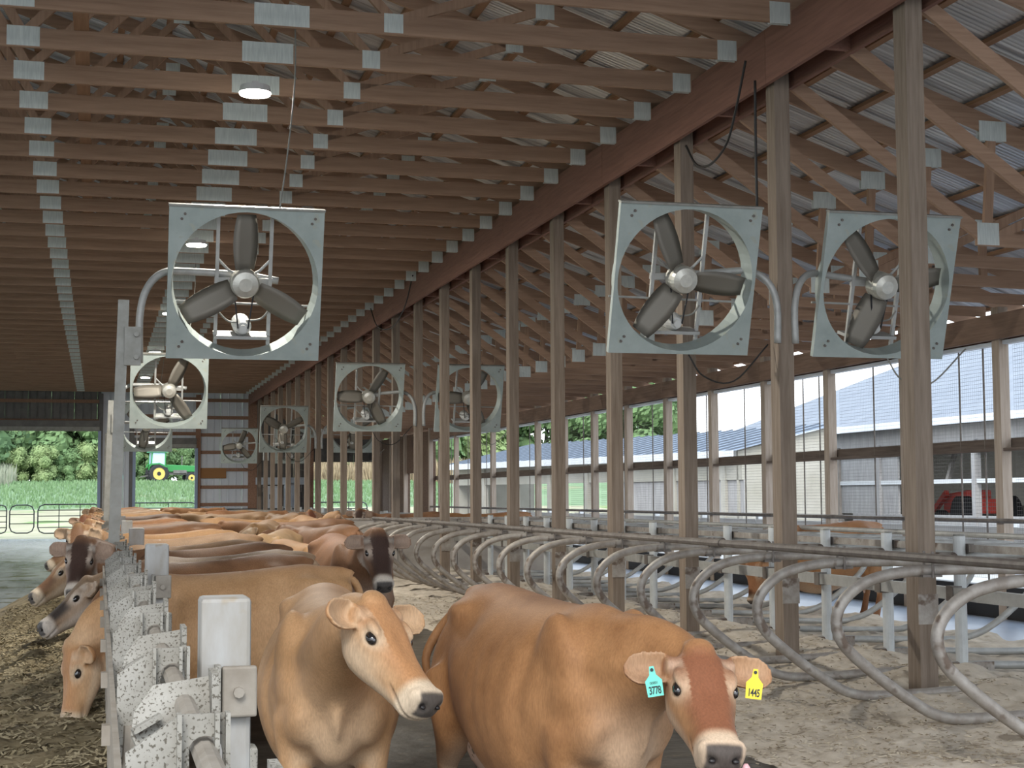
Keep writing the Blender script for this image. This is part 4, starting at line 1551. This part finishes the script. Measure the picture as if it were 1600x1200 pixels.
camdir = Vector((0, 0, 1.62)) - Vector((2.1, 5.2, 1.05))
ear_tag(cowB, HB, -1, TAGT, '3778', '00001', pos=(.075, .185, -.06), push=.03, face=RB @ (camdir + Vector((.3, 0, -.2))), up=RB @ Vector((-0.16, 0, 1)), label='teal ear tag reading 3778', scale=1.05)
ear_tag(cowB, HB, 1, TAGY, '1445', None, pos=(.075, .205, -.05), push=.03, face=RB @ (camdir + Vector((.3, 0, -.1))), up=RB @ Vector((0.12, 0, 1)), label='yellow ear tag reading 1445', scale=1.05)
tg = MB().tube(catmull([(.44, .02, -.15), (.52, .045, -.155), (.552, .066, -.115), (.556, .072, -.072), (.540, .066, -.032)], 5), [.022] * 6 + [.024] * 6 + [.022] * 5 + [.019, .016, .012, .007], 12).build('tongue', TONG, cowB, smooth=True)
tg.matrix_basis = HB
ear_tag(cowA, HA, 1, TAGY, '', None, pos=(.03, .14, -.055), face=RA @ Vector((1, -.35, 0)), up=RA @ Vector((0, 0, 1)), label='yellow ear tag seen almost edge on', scale=1.0)
hC = math.atan2(-0.97, 0.10)
cowC, HC, RC = hero('cow', 'brown', (2.18, 13.95, 0), hC, 1.02, (2.29, 12.9, 1.31), (0.0, -0.32, -0.42), 'dark-faced brown cow looking at the camera over the backs of others',
                    crown_w=(0, -.3, 1), voxel=0.014, dark_face=0.97, white=0.45, seed=8, neck_mid=(.85, 0, 1.05))

# shared shapes for the others
V = {}
V['graze'] = make_cow((1.02, .05, .76), (.10, .12, -1), (1, .35, 0), voxel=0.016, seed=21, dark_face=.5, white=.5, neck_mid=(.80, 0, .92), smooth=4)
V['level'] = make_cow((1.16, .0, 1.05), (.80, .35, -.62), (.35, 0, 1), voxel=0.016, seed=22, dark_face=.45, dark_nose=.95, white=.5, smooth=4)
V['look'] = make_cow((1.10, .08, 1.29), (.10, .55, -.62), (0, .35, 1), voxel=0.016, seed=23, dark_face=.95, white=.55, neck_mid=(.86, 0, 1.0), smooth=4)
V['stand'] = make_cow((1.20, -.05, 1.20), (.85, -.25, -.6), (.3, 0, 1), voxel=0.016, seed=24, dark_face=.35, white=.6, smooth=4)
V['turned'] = make_cow((1.08, -.18, 1.20), (.25, -.8, -.5), (0, 0, 1), voxel=0.016, seed=25, dark_face=.25, white=.9, neck_mid=(.84, 0, 1.0), smooth=4)
for k_, (m_, h_) in V.items():
    m_.name = 'cow_' + k_


def put(kind, coat, x, y, heading, label, group, scale=1.0, tail=0.0, length=1.0):
    m_, h_ = V[kind]
    return assemble('cow', m_, h_, coat, (x, y, 0), heading, label, group, tail, scale=scale, length=length), h_


GF = 'cows eating at the feed fence'
PI = math.pi
fence_cows = [
    ('graze', 'fawn', 9.80, .95, 'light brown cow with its head in the feed, right behind the white post'),
    ('graze', 'rust', 10.75, .98, 'dark rust cow eating between the front feeder and the grey-nosed one'),
    ('level', 'grey', 11.55, .98, 'grey-brown cow with a black blaze reaching its head low over the feed'),
    ('look', 'brown', 12.55, 1.0, 'dark-faced cow at the fence with white muzzle, looking at the camera'),
    ('graze', 'tan', 13.5, 1.0, 'tan cow eating just behind the dark-faced cow at the fence'),
    ('level', 'tan', 14.5, 1.03, 'tan cow with a yellow ear tag stretching its nose along the alley'),
    ('level', 'rust', 15.6, 1.0, 'rust cow at the fence with only its face and ear above the tagged one'),
    ('look', 'tan', 17.0, 1.02, 'light cow at the fence with a pink ear, above the rust one'),
]
rs = random.Random(4)
y = 17.95
for (kind, coat, y_, sc_, lab) in fence_cows:
    o, h_ = put(kind, coat, {9.80: .80, 11.55: .88, 12.55: .82}.get(y_, .76), y_, PI, lab, GF, sc_, length=(1 if y_ < 10 else .86), tail=(-.12 if y_ < 10 else .1))
    if 'yellow ear tag' in lab:
        Rl = Matrix.Rotation(-PI, 4, 'Z')
        ear_tag(o, h_, 1, TAGY, '56', None, pos=(.05, .19, -.1), face=Rl @ Vector((.05, -1, .1)), up=Rl @ Vector((0, 0, 1)), label='yellow ear tag')
i = 8
while y < 60:
    kind = rs.choice(['graze', 'graze', 'level', 'look', 'graze'])
    coat = rs.choice(['tan', 'tan', 'rust', 'dun', 'tan', 'dun', 'brown'])
    put(kind, coat, .78 + rs.uniform(-.05, .12), y, PI + rs.uniform(-.10, .10), '%s cow at the feed fence, %s in line from the front feeder' % ({'tan': 'tan', 'red': 'red-brown', 'rust': 'rust', 'dun': 'dun', 'pale': 'pale', 'brown': 'dark brown'}[coat], nth(i)),
        GF, rs.uniform(.95, 1.05), rs.choice([.1, -.1, .2]), length=.9)
    i += 1
    y += rs.uniform(.9, 1.25)
GA = 'cows standing in the alley'
for (kind, coat, x, y, hd, sc_, lab) in [
    ('stand', 'brown', 2.78, 19.6, math.radians(112), 1.02, 'dark brown cow standing rump first behind the dark-faced one'),
    ('turned', 'pale', 2.05, 18.75, math.radians(-112), 0.98, 'tan cow with a pale face, standing in the alley beside the dark brown one'),
    ('stand', 'tan', 2.15, 16.9, math.radians(-70), 0.92, 'tan cow seen by its ear and back before the white-faced one'),
    ('stand', 'rust', 2.95, 23.5, math.radians(160), 1.03, 'rust cow standing across the alley beyond the dark brown one'),
    ('turned', 'tan', 2.5, 27.0, math.radians(5), 1.02, 'tan cow standing midway down the alley, side on'),
    ('look', 'red', 5.3, 33.5, math.radians(-150), 1.02, 'red-brown cow facing the camera at the start of the end panel'),
    ('turned', 'dun', 2.35, 22.4, math.radians(-98), 1.03, 'dun cow standing head-on with its face turned, behind the pale-faced one'),
    ('look', 'tan', 3.45, 25.8, math.radians(-80), 1.05, 'tan dark-faced cow standing near the stall loops down the alley'),
    ('stand', 'tan', 3.5, 30.0, math.radians(100), 1.06, 'tan cow standing rump first beside the end panel'),
    ('stand', 'dun', 2.8, 33.0, math.radians(170), 1.05, 'dun cow standing side on, far down the alley'),
    ('stand', 'rust', 3.3, 38.0, math.radians(20), 1.05, 'rust-backed cow standing far down the alley'),
    ('turned', 'tan', 3.6, 45.0, math.radians(185), 1.0, 'small distant tan cow near the alley end'),
    ('stand', 'red', 2.8, 52.0, math.radians(10), 1.05, 'most distant red-brown cow, near the smaller doorway'),
    ('look', 'brown', 6.6, 33.2, math.radians(175), 1.03, 'black-faced cow resting its head above the end panel'),
    ('stand', 'red', 8.6, 33.6, math.radians(178), 1.02, 'red-brown cow whose back shows above the end panel'),
    ('graze', 'red', 9.0, 18.14, PI, 1.02, 'red-brown cow standing with its head lowered in the far stalls'),
]:
    put(kind, coat, x, y, hd, lab, GA, sc_)
# ------------------------------------------------------------------ outside: field, trees, tractor, gates, neighbouring barns
GRASS = mat('field_grass', (0.085, 0.145, 0.060), 0.95, 0, (0.145, 0.21, 0.11), (0.35, 0.35, 0.35), 9, 0.6, None, ((0.15, 0.17, 0.085), 0.16, 0.60))
DRYG = mat('dry_verge', (0.205, 0.19, 0.115), 0.95, 0, (0.30, 0.28, 0.185), (0.5, 0.5, 0.5), 8, 0.4, None, ((0.13, 0.20, 0.06), 0.25, 0.60))


def field_z(x, y):
    t = min(1, max(0, (y - 78) / 52))
    h = 2.95 * t * t * (3 - 2 * t)
    return -0.12 + h + 0.10 * nz(x, y, .12) * (0.3 + t) + max(0, y - 130) * 0.012


fo = link('terrain_field', grid_mesh('terrain_field', -60, 120, 90, 99, 260, 110, field_z, GRASS))
T(fo, 'green grass field rising behind the barn', kind='structure')
fo = link('terrain_verge', grid_mesh('terrain_verge', -60, 120, 60, YE + .3, 99.2, 24, lambda x, y: field_z(x, y) + .01, DRYG))
T(fo, 'pale dry verge directly behind the barn', kind='structure')
fo = link('ground_yard', grid_mesh('ground_yard', XW + 0.12, 120, 30, -40, YE + .3, 30, lambda x, y: -0.10, GROUND))
T(fo, 'pale gravel yard between the barns', kind='structure')
fo = link('ground_apron', grid_mesh('ground_apron', -60, 14, 6, -60, YN - 6, 6, lambda x, y: -0.02, GROUND))
T(fo, 'pale gravel apron before the open barn end', kind='structure')
fo = link('ground_side', grid_mesh('ground_side', -60, -17, 6, YN - 6, YE + 1, 6, lambda x, y: -0.10, GRASS))
T(fo, 'grass strip on the far side of the barn', kind='structure')


def blades(name, n, box, hgt, m_, seed, lean=.25, wd=.03):
    r_ = random.Random(seed)
    mb_ = MB()
    for i in range(n):
        x, y = r_.uniform(box[0], box[1]), r_.uniform(box[2], box[3])
        z = field_z(x, y)
        h = hgt * r_.uniform(.5, 1.2)
        a = r_.random() * 6.28
        dx, dy = math.cos(a) * wd, math.sin(a) * wd
        lx, ly = r_.uniform(-lean, lean) * h, r_.uniform(-lean, lean) * h
        mb_.add([(x - dx, y - dy, z), (x + dx, y + dy, z), (x + lx * .5 + dx * .8, y + ly * .5 + dy * .8, z + h * .6), (x + lx * .5 - dx * .8, y + ly * .5 - dy * .8, z + h * .6), (x + lx, y + ly, z + h)],
                [(0, 1, 2, 3), (3, 2, 4)])
    return mb_.build(name, m_)


TALLG = mat('tall_dry_grass', (0.23, 0.17, 0.10), 0.9, 0, (0.34, 0.27, 0.17), (2, 2, 2), 2)
WEEDS = mat('tall_weeds', (0.17, 0.20, 0.13), 0.9, 0, (0.30, 0.30, 0.23), (2, 2, 2), 2)
TUFT = mat('grass_tufts', (0.10, 0.18, 0.07), 0.9, 0, (0.17, 0.25, 0.13), (1, 1, 1), 2)
T(blades('tall_grass', 7000, (13, 36, 128, 140), 1.9, TALLG, 1, wd=.05), 'tan tall grass at the field edge beyond the post row', 'grass', kind='stuff')
T(blades('pale_weeds', 2200, (-16, -6.5, 120, 134), 1.5, WEEDS, 2, wd=.05), 'pale tall weeds at the foot of the trees', 'weeds', kind='stuff')
T(blades('grass_tufts', 14000, (-14, 26, 100, 130), .30, TUFT, 3, wd=.05), 'green tufts across the rising field', 'grass', kind='stuff')

# trees
LEAF = [mat('leaves_dark', (0.045, 0.09, 0.038), 0.8, 0, (0.085, 0.15, 0.06), (.6, .6, .6), 3),
        mat('leaves_mid', (0.08, 0.145, 0.055), 0.8, 0, (0.15, 0.23, 0.095), (.6, .6, .6), 3),
        mat('leaves_light', (0.14, 0.205, 0.075), 0.8, 0, (0.24, 0.30, 0.13), (.6, .6, .6), 3)]
BARK = mat('bark', (0.09, 0.07, 0.05), 0.9)


def tree_mesh(seed, h=9.0, r=3.6, n=4200):
    r_ = random.Random(seed)
    mb_ = MB()
    blobs = []
    for i in range(16):
        a = r_.random() * 6.28
        q = r * .62 * math.sqrt(r_.random())
        zz = h * r_.uniform(.12, .86)
        blobs.append((math.cos(a) * q * (1.15 - zz / h * .5), math.sin(a) * q * (1.15 - zz / h * .5), zz, r * r_.uniform(.30, .48)))
    for i in range(n):
        bx, by, bz, br = r_.choice(blobs)
        v = Vector((r_.gauss(0, 1), r_.gauss(0, 1), r_.gauss(0, 1))).normalized()
        p = Vector((bx, by, bz)) + v * br * r_.uniform(.75, 1.08)
        s = r_.uniform(.14, .30)
        nrm = (v + Vector((r_.uniform(-.6, .6), r_.uniform(-.6, .6), r_.uniform(-.2, .8)))).normalized()
        t1 = nrm.orthogonal().normalized()
        t2 = nrm.cross(t1)
        mb_.add([p - t1 * s, p - t2 * s * .6, p + t1 * s, p + t2 * s * .6], [(0, 1, 2, 3)])
    for (bx, by, bz, br) in blobs:
        mb_.ell((bx, by, bz), (br * .8, br * .8, br * .8), None, 8, 6)
    return mb_


TREES = [tree_mesh(50 + i, 9.5, 3.8).mesh('foliage', LEAF[i % 3]) for i in range(3)]
trunk = MB().tube([(0, 0, -.5), (0.1, 0, 2.5), (0, .1, 5)], [.26, .2, .1], 8).mesh('trunk', BARK)
rs = random.Random(12)
tn = 0
spots = [(-18 + 4.2 * i + rs.uniform(-1.2, 1.2), 150 + rs.uniform(-6, 10)) for i in range(17)]
spots += [(46 + 5.5 * i + rs.uniform(-1.5, 1.5), 150 + rs.uniform(-6, 8)) for i in range(10)]
spots += [(-16 + 3.1 * i + rs.uniform(-.8, .8), 143 + rs.uniform(-3, 3)) for i in range(9)]
spots += [(-12 + 6 * i, 168 + rs.uniform(-4, 4)) for i in range(9)]
spots = [p for p in spots if p[0] / p[1] < 0.375]
spots.sort(key=lambda p: p[0] / p[1])
for i, (x, y) in enumerate(spots):
    o = empty('field_tree', (x, y, field_z(x, y)), (0, 0, rs.random() * 6))
    s = rs.uniform(1.25, 1.7) if x < 40 else rs.uniform(1.2, 1.6)
    o.scale = (s, s, s)
    q = rs.choice([0, 1, 1, 2])
    T(o, '%s bushy tree, %s from the tree line end at the wide doorway' % (['dark green', 'mid green', 'light yellow-green'][q], nth(i)), 'tree', 'tree line beyond the field')
    link('foliage', TREES[q], o)
    link('trunk', trunk, o)
for i in range(20):
    x, y = -17 + 2.0 * i + rs.uniform(-.5, .5), 138.5 + rs.uniform(-1.5, 1.5)
    o = empty('field_bush', (x, y, field_z(x, y) - .3), (0, 0, rs.random() * 6))
    s = rs.uniform(.32, .48)
    o.scale = (s, s, s)
    T(o, 'rounded green bush below the tree line, %s from its end at the wide doorway' % nth(i), 'bush', 'bushes below the trees')
    link('foliage', TREES[rs.choice([0, 1, 1, 2])], o)

# tractor
GREEN = mat('tractor_green', (0.025, 0.19, 0.045), 0.4)
YEL = mat('rim_yellow', (0.55, 0.40, 0.10), 0.5)
TYRE = mat('tyre_rubber', (0.02, 0.02, 0.022), 0.8)
GLASSB = mat('cab_glass', (0.42, 0.58, 0.72), 0.08, 0.0, spec=0.8)
tx, ty = 5.35, 130.0
tr = empty('tractor', (tx, ty, field_z(tx, ty) - .05), (0, 0, math.radians(8)))
T(tr, 'green tractor with yellow wheels and a cab, parked on the grass rise', 'tractor')
MB().prism([(-.1, .95), (-.1, 1.55), (2.55, 1.45), (2.62, 1.25), (2.55, .95)], 'y', -.36, .36).build('hood', GREEN, tr, bevel=.05)
MB().box(-1.3, 2.3, -.22, .22, .72, .98).build('chassis', DARKMETAL, tr)
MB().box(.5, 1.6, -.38, .38, .85, 1.1).build('engine', DARKMETAL, tr)
cabm = MB()
for x in (-1.35, -.2):
    for yy_ in (-.62, .62):
        cabm.beam((x, yy_, 1.3), (x * .93, yy_ * .95, 2.55), .09, .09)
cabm.box(-1.4, -.1, -.66, .66, 1.1, 1.4)
cabm.build('cab_frame', GREEN, tr)
MB().box(-1.30, -.22, -.585, .585, 1.4, 2.5).build('cab_glass', GLASSB, tr)
MB().prism([(-1.5, 2.53), (-1.45, 2.72), (-.1, 2.72), (-.02, 2.53)], 'y', -.74, .74).build('cab_roof', mat('cab_roof_green', (0.10, 0.32, 0.20), 0.5), tr, bevel=.04)
for s in (-1, 1):
    MB().prism([(-1.55, 1.3), (-1.4, 1.62), (-.7, 1.68), (-.1, 1.4), (-.15, 1.3), (-.75, 1.56), (-1.35, 1.5)], 'y', s * .7 - .25, s * .7 + .25).build('fender', GREEN, tr)


def wheel(x, y_, r, wd, parent):
    mb_ = MB()
    prof_ = [(r * .62, -wd / 2), (r * .86, -wd / 2), (r, -wd * .36), (r, wd * .36), (r * .86, wd / 2), (r * .62, wd / 2)]
    n = 36
    for i in range(n):
        a0, a1 = 2 * math.pi * i / n, 2 * math.pi * (i + 1) / n
    rings = [[(q[0] * math.cos(2 * math.pi * i / n), q[1], q[0] * math.sin(2 * math.pi * i / n)) for q in prof_] for i in range(n + 1)]
    vs = [p for r_ in rings for p in r_]
    k = len(prof_)
    fs = [(i * k + j, i * k + (j + 1) % k, (i + 1) * k + (j + 1) % k, (i + 1) * k + j) for i in range(n) for j in range(k)]
    mb_.add(vs, fs)
    for i in range(22):
        a = 2 * math.pi * i / 22
        c, s = math.cos(a), math.sin(a)
        mb_.beam((r * c, -wd * .42, r * s), (r * math.cos(a + .12), 0, r * math.sin(a + .12)), .05, .07, (c, 0, s))
        mb_.beam((r * math.cos(a + .14), wd * .42, r * math.sin(a + .14)), (r * math.cos(a + .26), 0, r * math.sin(a + .26)), .05, .07, (c, 0, s))
    w_ = mb_.build('wheel', TYRE, parent, (x, y_, r))
    sgn = -1 if y_ < 0 else 1
    MB().tube([(0, -wd * .40, 0), (0, -wd * .30, 0), (0, wd * .30, 0), (0, wd * .40, 0)], [r * .63, r * .55, r * .55, r * .63], 28).build('rim', YEL, w_)
    MB().cyl((0, -wd * .48, 0), (0, wd * .48, 0), r * .2, 14).build('wheel_hub', TYRE, w_)


for s in (-1, 1):
    wheel(-.75, s * .75, .80, .42, tr)
    wheel(1.95, s * .66, .46, .28, tr)
MB().cyl((1.3, .12, 1.5), (1.3, .12, 2.3), .045, 10).build('exhaust', DARKMETAL, tr)
MB().box(2.5, 2.75, -.3, .3, .7, 1.0).build('front_weight', GREEN, tr)
MB().beam((-1.2, 0, .7), (-2.1, 0, .55), .12, .1).build('hitch', DARKMETAL, tr)
im = empty('mower_implement', (tx - 3.2, ty - .3, field_z(tx - 3, ty)), (0, 0, math.radians(8)))
T(im, 'teal-green implement hitched behind the tractor', 'implement')
MB().box(-.6, .5, -.9, .9, .25, .6).build('deck', mat('implement_green', (0.03, 0.32, 0.22), 0.5), im, bevel=.04)
MB().beam((.4, 0, .5), (0, 0, 1.3), .1, .1).build('mast', MATS['implement_green'], im)
for s in (-1, 1):
    MB().cyl((-.5, s * .8 - .06, .22), (-.5, s * .8 + .06, .22), .22, 16).build('wheel', TYRE, im)

# tube gates beyond the doors
GATE = mat('gate_tube', (0.10, 0.11, 0.11), 0.5, 0.4)


def gate(x0, x1, y, z0, z1, label, rails=5, rnd=.18, stiles=2):
    o = empty('tube_gate', (x0, y, z0))
    T(o, label, 'gate', 'tube gates behind the barn')
    L_, h = x1 - x0, z1 - z0
    fr = [(rnd, 0, 0), (L_ - rnd, 0, 0), (L_ - rnd * .3, 0, rnd * .3), (L_, 0, rnd), (L_, 0, h - rnd), (L_ - rnd * .3, 0, h - rnd * .3), (L_ - rnd, 0, h), (rnd, 0, h), (rnd * .3, 0, h - rnd * .3), (0, 0, h - rnd), (0, 0, rnd), (rnd * .3, 0, rnd * .3), (rnd, 0, 0)]
    MB().tube(fr, .026, 8).build('frame', GATE, o)
    for i in range(1, rails):
        MB().tube([(0, 0, h * i / rails), (L_, 0, h * i / rails)], .02, 6).build('rail', GATE, o)
    for i in range(1, stiles + 1):
        MB().tube([(L_ * i / (stiles + 1), 0, 0), (L_ * i / (stiles + 1), 0, h)], .02, 6).build('stile', GATE, o)
    return o


gate(-7.2, -3.62, 66.2, .22, 1.36, 'tube gate at the outer edge of the wide doorway', 5)
gate(-3.5, -2.55, 66.2, .22, 1.36, 'narrow round-cornered walk gate between two longer gates', 3, .25, 0)
gate(-2.4, 0.1, 66.2, .20, 1.38, 'long tube gate with upright bars across the wide doorway', 5, .25, 2)
gate(0.5, 4.0, 66.3, .3, 1.42, 'tube gate crossing the tractor doorway', 5, .2, 2)
gate(4.0, 8.4, 63.8, .35, 1.15, 'galvanised tube gate before the white end wall', 4, .2, 3)
gate(8.8, 11.2, 66.0, .3, 1.4, 'tube gate in the opening beyond the post row', 4, .2, 2)
# pale plank fence outside the screens
o = empty('plank_fence', (12.9, 2, 0))
T(o, 'pale grey plank fence just outside the wire screens', 'fence')
PLANK = mat('weathered_plank', (0.50, 0.51, 0.515), 0.85, 0, (0.64, 0.65, 0.66), (12, 1.2, 12), 5)
for k in range(16):
    for z in (0.55, 0.86):
        MB().box(-.02, .02, k * 3, k * 3 + 2.97, z, z + .27).build('plank', PLANK, o)
    MB().box(.02, .14, k * 3 - .06, k * 3 + .06, -.1, 1.2).build('fence_post', PLANK, o)
# big neighbouring barn with the long roof
BROOF = mat('neighbour_roof', (0.165, 0.18, 0.205), 0.9, 0.0, (0.205, 0.22, 0.245), (.15, 1.2, 1), 4, spec=0.05)
CREAM = mat('cream_siding', (0.30, 0.285, 0.235), 0.8, 0, (0.38, 0.36, 0.315), (1, 1, 1), 3)
GREYB = mat('grey_boards', (0.25, 0.24, 0.235), 0.85, 0, (0.36, 0.35, 0.34), (9, 9, 1.2), 4)
DARKIN = mat('shed_interior', (0.16, 0.145, 0.13), 0.9, 0, (0.22, 0.20, 0.18), (3, 3, 3), 3)
nb = empty('neighbour_barn', (26, 0, 0))
T(nb, 'large grey-roofed barn across the yard, seen through the screens', 'building')
Yb = 62
mb_ = MB()
mb_.add([(-.5, -25, 4.0), (-.5, Yb, 4.0), (12, Yb, 8.6), (12, -25, 8.6)], [(0, 3, 2, 1)])
mb_.add([(12, -25, 8.6), (12, Yb, 8.6), (24.5, Yb, 4.0), (24.5, -25, 4.0)], [(0, 3, 2, 1)])
rf = mb_.build('roof', BROOF, nb)
MB().box(-.56, -.50, -25, Yb, 3.78, 4.02).build('fascia', WHITEMETAL, nb)
MB().prism([(0, 3.5), (24, 3.5), (24, 4.1), (12, 8.5), (0, 4.1)], 'y', Yb - .4, Yb - .3).build('gable', CREAM, nb)
MB().box(0, 24, Yb - .4, Yb - .3, 0, 3.5).build('end_wall', CREAM, nb)
MB().box(0, .08, -25, Yb - .3, 3.25, 3.8).build('dark_band', GREYB, nb)
MB().box(-.06, .06, -25, Yb - .3, 2.9, 3.25).build('white_beam', PLANK, nb)
MB().box(-.05, .05, -25, Yb - .3, 1.95, 2.08).build('mid_rail', PLANK, nb)
MB().box(-.03, .03, -25, Yb - 12, 0, .95).build('lower_wall', GREYB, nb)
MB().box(0, .08, 46.8, 51.5, .95, 1.95).build('board_panel', GREYB, nb)
MB().box(0, .08, 46.8, 52, 2.08, 2.9).build('upper_panel', GREYB, nb)
MB().box(0, .1, 53, Yb - .3, 0, 3.25).build('cream_wall', CREAM, nb)
MB().box(13, 13.1, -25, Yb - .4, 0, 1.1).build('back_wall', CREAM, nb)
for k in range(26):
    MB().box(-.1, .12, -24 + 3 * k - .1, -24 + 3 * k + .1, 0, 3.3).build('wall_post', DARKIN if k % 2 else GREYB, nb)
for k in range(6):
    y = 20 + 6 * k
    MB().beam((.2, y, 2.0), (1.5, y + 1.5, 3.3), .12, .12).build('knee_brace', DARKIN, nb)
o = empty('steel_tank', (24.6, 51, -.1))
T(o, 'tall pale blue steel tank standing at the end of the grey-roofed barn', 'tank')
MB().tube([(0, 0, 0), (0, 0, 3.3), (0, 0, 3.5)], [.45, .45, .2], 24).build('tank_body', mat('tank_steel', (0.55, 0.66, 0.74), 0.4, 0.3), o)
for z in (.6, 1.6, 2.6):
    MB().tube([(0, 0, z), (0, 0, z + .06)], .462, 24).build('hoop', GALV, o)
MB().box(-.3, -.2, -.5, -.44, 2.9, 3.3).build('tank_sign', PLANK, o)
rt = empty('red_loader', (29.2, 47.3, .15), (0, 0, math.radians(80)))
T(rt, 'red loader machine parked inside the neighbouring barn', 'loader')
RED = mat('loader_red', (0.62, 0.05, 0.03), 0.45)
MB().prism([(-.4, .8), (-.4, 1.6), (1.7, 1.45), (1.8, .8)], 'y', -.45, .45).build('hood', RED, rt, bevel=.05)
MB().box(-1.5, -.4, -.55, .55, .8, 1.3).build('seat_deck', RED, rt, bevel=.04)
MB().beam((-1.4, .6, 1.3), (-1.4, .6, 2.3), .08, .08).build('roll_bar', TYRE, rt)
MB().beam((1.0, .6, 1.5), (2.8, .6, .6), .15, .2).build('lift_arm', RED, rt)
for s in (-1, 1):
    MB().cyl((-1, s * .8 - .2, .7), (-1, s * .8 + .2, .7), .7, 22).build('wheel', TYRE, rt)
    MB().cyl((1.3, s * .7 - .14, .45), (1.3, s * .7 + .14, .45), .45, 20).build('wheel', TYRE, rt)
# low far shed with a seamed metal roof
SEAM = mat('seam_roof', (0.175, 0.205, 0.25), 0.9, 0.0, spec=0.05)
ls = empty('low_shed', (14.9, 66.4, 0), (0, 0, math.atan2(-23, 4.6)))
T(ls, 'long low shed with a pale seamed metal roof beyond the yard', 'building')
L_ = 22.0
MB().add([(0, 0, 3.0), (L_, 0, 3.0), (L_, 4.2, 3.95), (0, 4.2, 3.95)], [(0, 1, 2, 3)]).build('roof', SEAM, ls)
sm_ = MB().beam((0, -.02, 3.02), (0, 4.2, 3.97), .05, .05, (1, 0, 0)).mesh('roof_seam', mat('seam_rib', (0.12, 0.14, 0.17), 0.9, spec=0.05))
for k in range(31):
    link('roof_seam', sm_, ls, (.72 * k, 0, 0))
MB().box(0, L_, -.06, -.01, 2.78, 3.02).build('fascia', PLANK, ls)
MB().box(0, L_, .3, .38, 2.1, 2.8).build('wall_band', CREAM, ls)
MB().box(11, L_, .3, .38, 0, 1.0).build('lower_wall', CREAM, ls)
MB().box(14, L_, .36, .4, 1.0, 2.1).build('curtain', GREYB, ls)
MB().prism([(.3, 0), (4.1, 0), (4.1, 3.85), (.3, 3.0)], 'x', L_ - .3, L_ - .2).build('gable', CREAM, ls)
MB().prism([(.3, 0), (4.1, 0), (4.1, 3.85), (.3, 3.0)], 'x', .2, .3).build('gable', CREAM, ls)
for k in range(8):
    MB().box(3 * k - .12, 3 * k + .12, .25, .45, 0, 2.8).build('wall_post', CREAM, ls)
